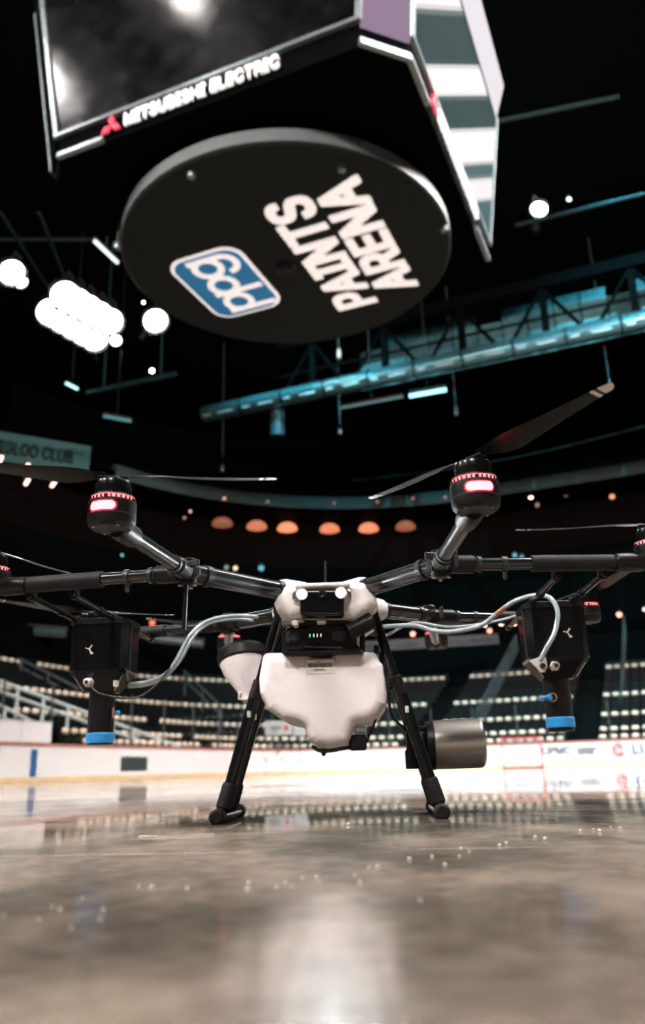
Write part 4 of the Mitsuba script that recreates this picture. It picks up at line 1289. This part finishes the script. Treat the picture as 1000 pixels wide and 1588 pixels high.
# ---- hoses and cables
for nm, pts_, r_, m_, lab in (
    ('clear_hose', [(.1396, .1, .4315), (.2233, .12, .4351), (.2735, .12, .4204), (.3236, .1, .4138), (.3847, .08, .4225), (.4212, .05, .4441), (.4567, .02, .465), (.4994, 0, .4747), (.529, -.02, .4679), (.5425, -.03, .4487), (.5452, -.035, .4202), (.5319, -.04, .3792), (.5109, -.04, .3463), (.4934, -.035, .318)], .0056, 'm_hose', 'clear hose looping down to the right canister'),
    ('thin_clear_hose', [(.1588, .15, .418), (.2254, .15, .4467), (.3066, .16, .4357), (.3716, .16, .4366), (.4453, .16, .4471), (.4862, .12, .4522)], .0034, 'm_hose', 'thinner clear hose behind the right one'),
    ('clear_hose', [(-.1603, .15, .474), (-.2057, .12, .4752), (-.2596, .1, .4686), (-.296, .08, .4518), (-.318, .05, .4221), (-.3362, .05, .3914), (-.3557, .05, .3548), (-.3839, .06, .3261), (-.4287, .07, .3117), (-.476, .07, .307)], .0052, 'm_hose', 'clear hose running to the left canister'),
    ('thin_clear_hose', [(-.163, .17, .4659), (-.217, .14, .471), (-.2796, .12, .4614), (-.3112, .1, .438), (-.331, .09, .405), (-.3479, .09, .3738), (-.368, .09, .3461), (-.3929, .09, .3235), (-.4339, .09, .3077), (-.4818, .09, .3045)], .0042, 'm_hose', 'second clear hose running to the left canister'),
    ('cable', [(-.5294, -.045, .2974), (-.5101, -.05, .2793), (-.4826, -.04, .2706), (-.4536, -.02, .267), (-.4259, .01, .2737), (-.3983, .035, .3001), (-.3709, .05, .3384), (-.3439, .05, .3839), (-.3217, .06, .4223)], .0024, 'm_dark_grey', 'thin dark cable from the left canister'),
    ('cable', [(.1464, -.05, .345), (.1493, -.05, .2925), (.1517, -.05, .2528), (.154, -.05, .2149), (.1698, -.05, .191), (.1895, -.04, .1813), (.2083, -.03, .1784)], .0030, 'm_black', 'black cable from the tank to the steel cylinder'),
    ('cable', [(.150, -.05, .262), (.1381, -.05, .2391), (.1237, -.06, .2083), (.1081, -.06, .1745), (.0943, -.07, .1474)], .0026, 'm_black', 'black cable to the outlet block'),
    ('cable', [(.118, .02, .40), (.135, -.02, .395), (.150, -.06, .385), (.152, -.06, .36), (.148, -.05, .34)], .0035, 'm_dark_grey', 'dark cable by the right leg')):
    dp(nm, tube(spline(pts_, 8), r_, 20), m_, True, lab)
dp('hose_print', tube(spline([(.4212, .0485, .4441), (.432, .040, .4510), (.4440, .030, .4585)], 6), .0059, 12), 'm_copper', True, 'orange print on the clear hose')

# ---- carrier rods for the canisters, fixed to the arms
for s in (-1, 1):
    for xr in (.498, .590):
        a, b = V([s * xr, -.285, ZARM - .020]), V([s * (xr - .004), .345, ZARM - .022])
        cr = dp('carrier_rod', between(a, b, .0066, 16), 'm_carbon', 40, 'thin black rod carrying a canister')
        for t_ in (.02, .28, .46, .66, .95):
            cl = between(a + (b - a) * t_, a + (b - a) * (t_ + .02), .0092, 16)
            if t_ in (.02, .95):
                cl = cat([cl, box(.016, .03, .02, a + (b - a) * (t_ + .01) + [0, 0, .012], .003)])
            dp(cr + '__clip', cl, 'm_black', 30)

# ---- the two canisters
for s in (-1, 1):
    right = s > 0
    cx = .546 if right else -.528
    cy = .045
    w2, d2 = .069, .058
    zt, zs_, zb = .4535, (.325 if right else .331), (.284 if right else .287)
    t = thing('spray_canister', 'black hopper canister with blue valve and white bracket hanging under the right arm' if right else 'black hopper canister with a white cable nut hanging under the left arm', 'canister')

    def oct_loop(wx, wy, c_, z_):
        return V([(cx + a, cy + b, z_) for a, b in ((wx - c_, -wy), (wx, -wy + c_), (wx, wy - c_), (wx - c_, wy), (-wx + c_, wy), (-wx, wy - c_), (-wx, -wy + c_), (-wx + c_, -wy))])
    body = loft([oct_loop(w2 - .003, d2 - .003, .014, zb + .001) * 0 + oct_loop(.036, .034, .012, zb), oct_loop(w2 - .002, d2 - .002, .014, zs_ - .002), oct_loop(w2, d2, .014, zs_ + .004), oct_loop(w2, d2, .014, zt - .006), oct_loop(w2 - .004, d2 - .004, .014, zt)])
    C = lambda nm, mesh, m_, sm=30, lab=None: (lambda k: part_label(k, lab) if lab else None)(obj(f'{t}__{nm}', xf(mesh, DRONE), m_, sm))
    C('hopper', body, 'm_black_gloss', False)
    C('lid', cat([loft([oct_loop(w2 + .003, d2 + .003, .014, zt - .010), oct_loop(w2 + .003, d2 + .003, .014, zt + .002)]), box(.10, .09, .006, (cx, cy, zt + .005), .002)]), 'm_black', False)
    for e in (-1, 1):
        C('hanger', cat([box(.012, .012, .020, (cx + e * .06 if False else s * (.498 if e * s < 0 else .590) if abs(s * (.498 if e * s < 0 else .590) - cx) < .068 else cx + e * .058, cy - .03, zt + .006), .002)]), 'm_black')
        C('edge_rib', box(.004, .006, zt - zs_ - .01, (cx + e * (w2 + .001), cy - .03, (zt + zs_) / 2), .001), 'm_dark_grey')
        q0, q1 = V([cx + e * (w2 - .002), cy - d2 + .012, zs_ + .006]), V([cx + e * .037, cy - .030, zb + .002])
        C('gusset', between(q0, q1, .0016, 8), 'm_chrome')
    C('outlet_tube', move(lathe([(0, .168), (.030, .168), (.0305, .20), (.0305, zb), (.034, zb + .002), (.034, zb + .010), (0, zb + .010)], 40), cx - (.004 if right else .0005), cy, 0), 'm_black')
    C('collar', move(lathe([(.024, .176 if right else .171), (.0322, .176 if right else .171), (.0326, .179), (.0326, .197 if right else .1925), (.0305, .199 if right else .1945), (.024, .199 if right else .1945)], 40), cx - (.004 if right else .0005), cy, 0), 'm_blue', 30, 'bright blue collar ring')
    fy_ = cy - d2
    nx, nz = (cx - .015, .3095) if right else (cx - .017, .307)
    nut = cat([lathe([(0, 0), (.0115, 0), (.0118, .012), (.009, .015), (0, .015)], 6, 'y'), lathe([(0, .0), (.0085, .0), (.0085, .024), (.004, .026), (0, .026)], 20, 'y')])
    C('cable_nut', xf(nut, frame([1, 0, 0], [0, -1, 0], [0, 0, 1], [nx, fy_ + .012, nz])), 'm_white', 30, 'white cable nut')
    C('nut_hole', xf(lathe([(0, .0), (.0045, .0), (.0045, .0275), (0, .0275)], 16, 'y'), frame([1, 0, 0], [0, -1, 0], [0, 0, 1], [nx, fy_ + .012, nz - .001])), 'm_ink')
    mk_ = cat([tube([(cx - .012, fy_ - .002, .391), (cx - .019, fy_ - .002, .382), (cx - .014, fy_ - .002, .374)], .0022, 8), tube([(cx - .019, fy_ - .002, .382), (cx - .028, fy_ - .002, .3845)], .0014, 8), box(.007, .004, .005, (cx - .0125, fy_ - .001, .372), .001)])
    C('cable_clip', move(mk_, .04 if right else 0, 0, .002), 'm_white')
    if right:
        tri = extrude(Polygon([(-.026, .012), (-.003, .018), (.012, .018), (.014, -.004), (.006, -.016), (-.003, -.016)]), .004)
        C('hose_bracket', xf(tri, frame([1, 0, 0], [0, 0, 1], [0, -1, 0], [cx - .047, fy_ - .004, .311])), 'm_white', False, 'white metal hose bracket')
        C('bracket_bolt', xf(lathe([(0, 0), (.006, 0), (.0062, .007), (.004, .010), (0, .010)], 12, 'y'), frame([1, 0, 0], [0, -1, 0], [0, 0, 1], [cx - .045, fy_ - .008, .309])), 'm_dark_grey')
        C('valve', cat([xf(lathe([(0, 0), (.0075, 0), (.008, .012), (.0055, .018), (0, .018)], 20, 'y'), frame([1, 0, 0], [0, -1, 0], [0, 0, 1], [cx - .031, cy - .030, .241])), tube([(cx - .030, cy - .044, .243), (cx - .048, cy - .046, .2395), (cx - .055, cy - .046, .2395)], [.005, .004, .002], 10)]), 'm_blue', 30, 'blue valve tap')
        C('valve_ring', xf(lathe([(.0075, 0), (.0105, 0), (.0105, .006), (.0075, .006)], 24, 'y'), frame([1, 0, 0], [0, -1, 0], [0, 0, 1], [cx - .023, cy - .030, .2415])), 'm_copper')
    else:
        C('valve', box(.010, .012, .010, (cx + .042, cy - .01, .239), .002), 'm_blue', 30, 'small blue valve on the side of the tube')
        C('valve_ring', box(.003, .012, .024, (cx + .0325, cy - .016, .238), .001), 'm_copper')
        C('side_nut', move(lathe([(0, 0), (.006, 0), (.007, .014), (0, .016)], 12), cx + .045, cy - .045, .296), 'm_white', 30)

# ---------------------------------------------------------------- on the floor: ice remnant and crumbs
ice_o = []
for a in np.linspace(0, 2 * PI, 48, endpoint=False):
    r_ = 1 + .12 * math.sin(3 * a + 1) + .06 * math.sin(7 * a)
    ice_o.append((.058 * r_ * math.cos(a), .020 * r_ * math.sin(a)))
p = at_z(268, 1297, 0)
ip = thing('ice_patch', 'thin pale patch of ice left on the wet floor in front of the left leg', 'ice patch')
po = Polygon(ice_o)
obj(ip + '__rim', move(extrude(po.difference(shapely.affinity.translate(po.buffer(-.003), .004, .0035)), .0022), p[0], p[1], .0002), 'm_ice')
obj(ip + '__water', move(extrude(po.buffer(-.001), .0008), p[0], p[1], .0001), 'm_black_gloss')
for (x_, y_) in ((6, 1420), (60, 1427), (93, 1412), (128, 1394), (81, 1407), (160, 1412), (155, 1426), (235, 1377), (290, 1379), (385, 1370), (383, 1380), (443, 1370), (452, 1376), (468, 1363), (491, 1362), (497, 1368), (428, 1378),
                 (550, 1358), (558, 1370), (715, 1316), (728, 1322), (635, 1334), (670, 1330), (775, 1313), (785, 1309), (930, 1290), (947, 1284), (962, 1286), (900, 1290), (830, 1300), (713, 1329), (585, 1345), (572, 1346), (652, 1397), (110, 1440), (215, 1376), (540, 1280), (920, 1288), (845, 1303), (690, 1342)):
    p = at_z(x_, y_, 0)
    r_ = (.0011 + .0009 * RNG.random()) * (p[1] / .8)
    c_ = trimesh.creation.icosphere(2, r_)
    c_.vertices *= 1 + .25 * (meshkit.noise(c_.vertices / r_ * 1.3 + x_, 3)[:, None] - .5)
    t = thing('ice_crumb', 'tiny glinting ice crumb on the wet floor', 'ice crumb', 'ice crumbs scattered on the wet floor')
    obj(t, move(c_, p[0], p[1], r_ * .5), 'm_ice', True)
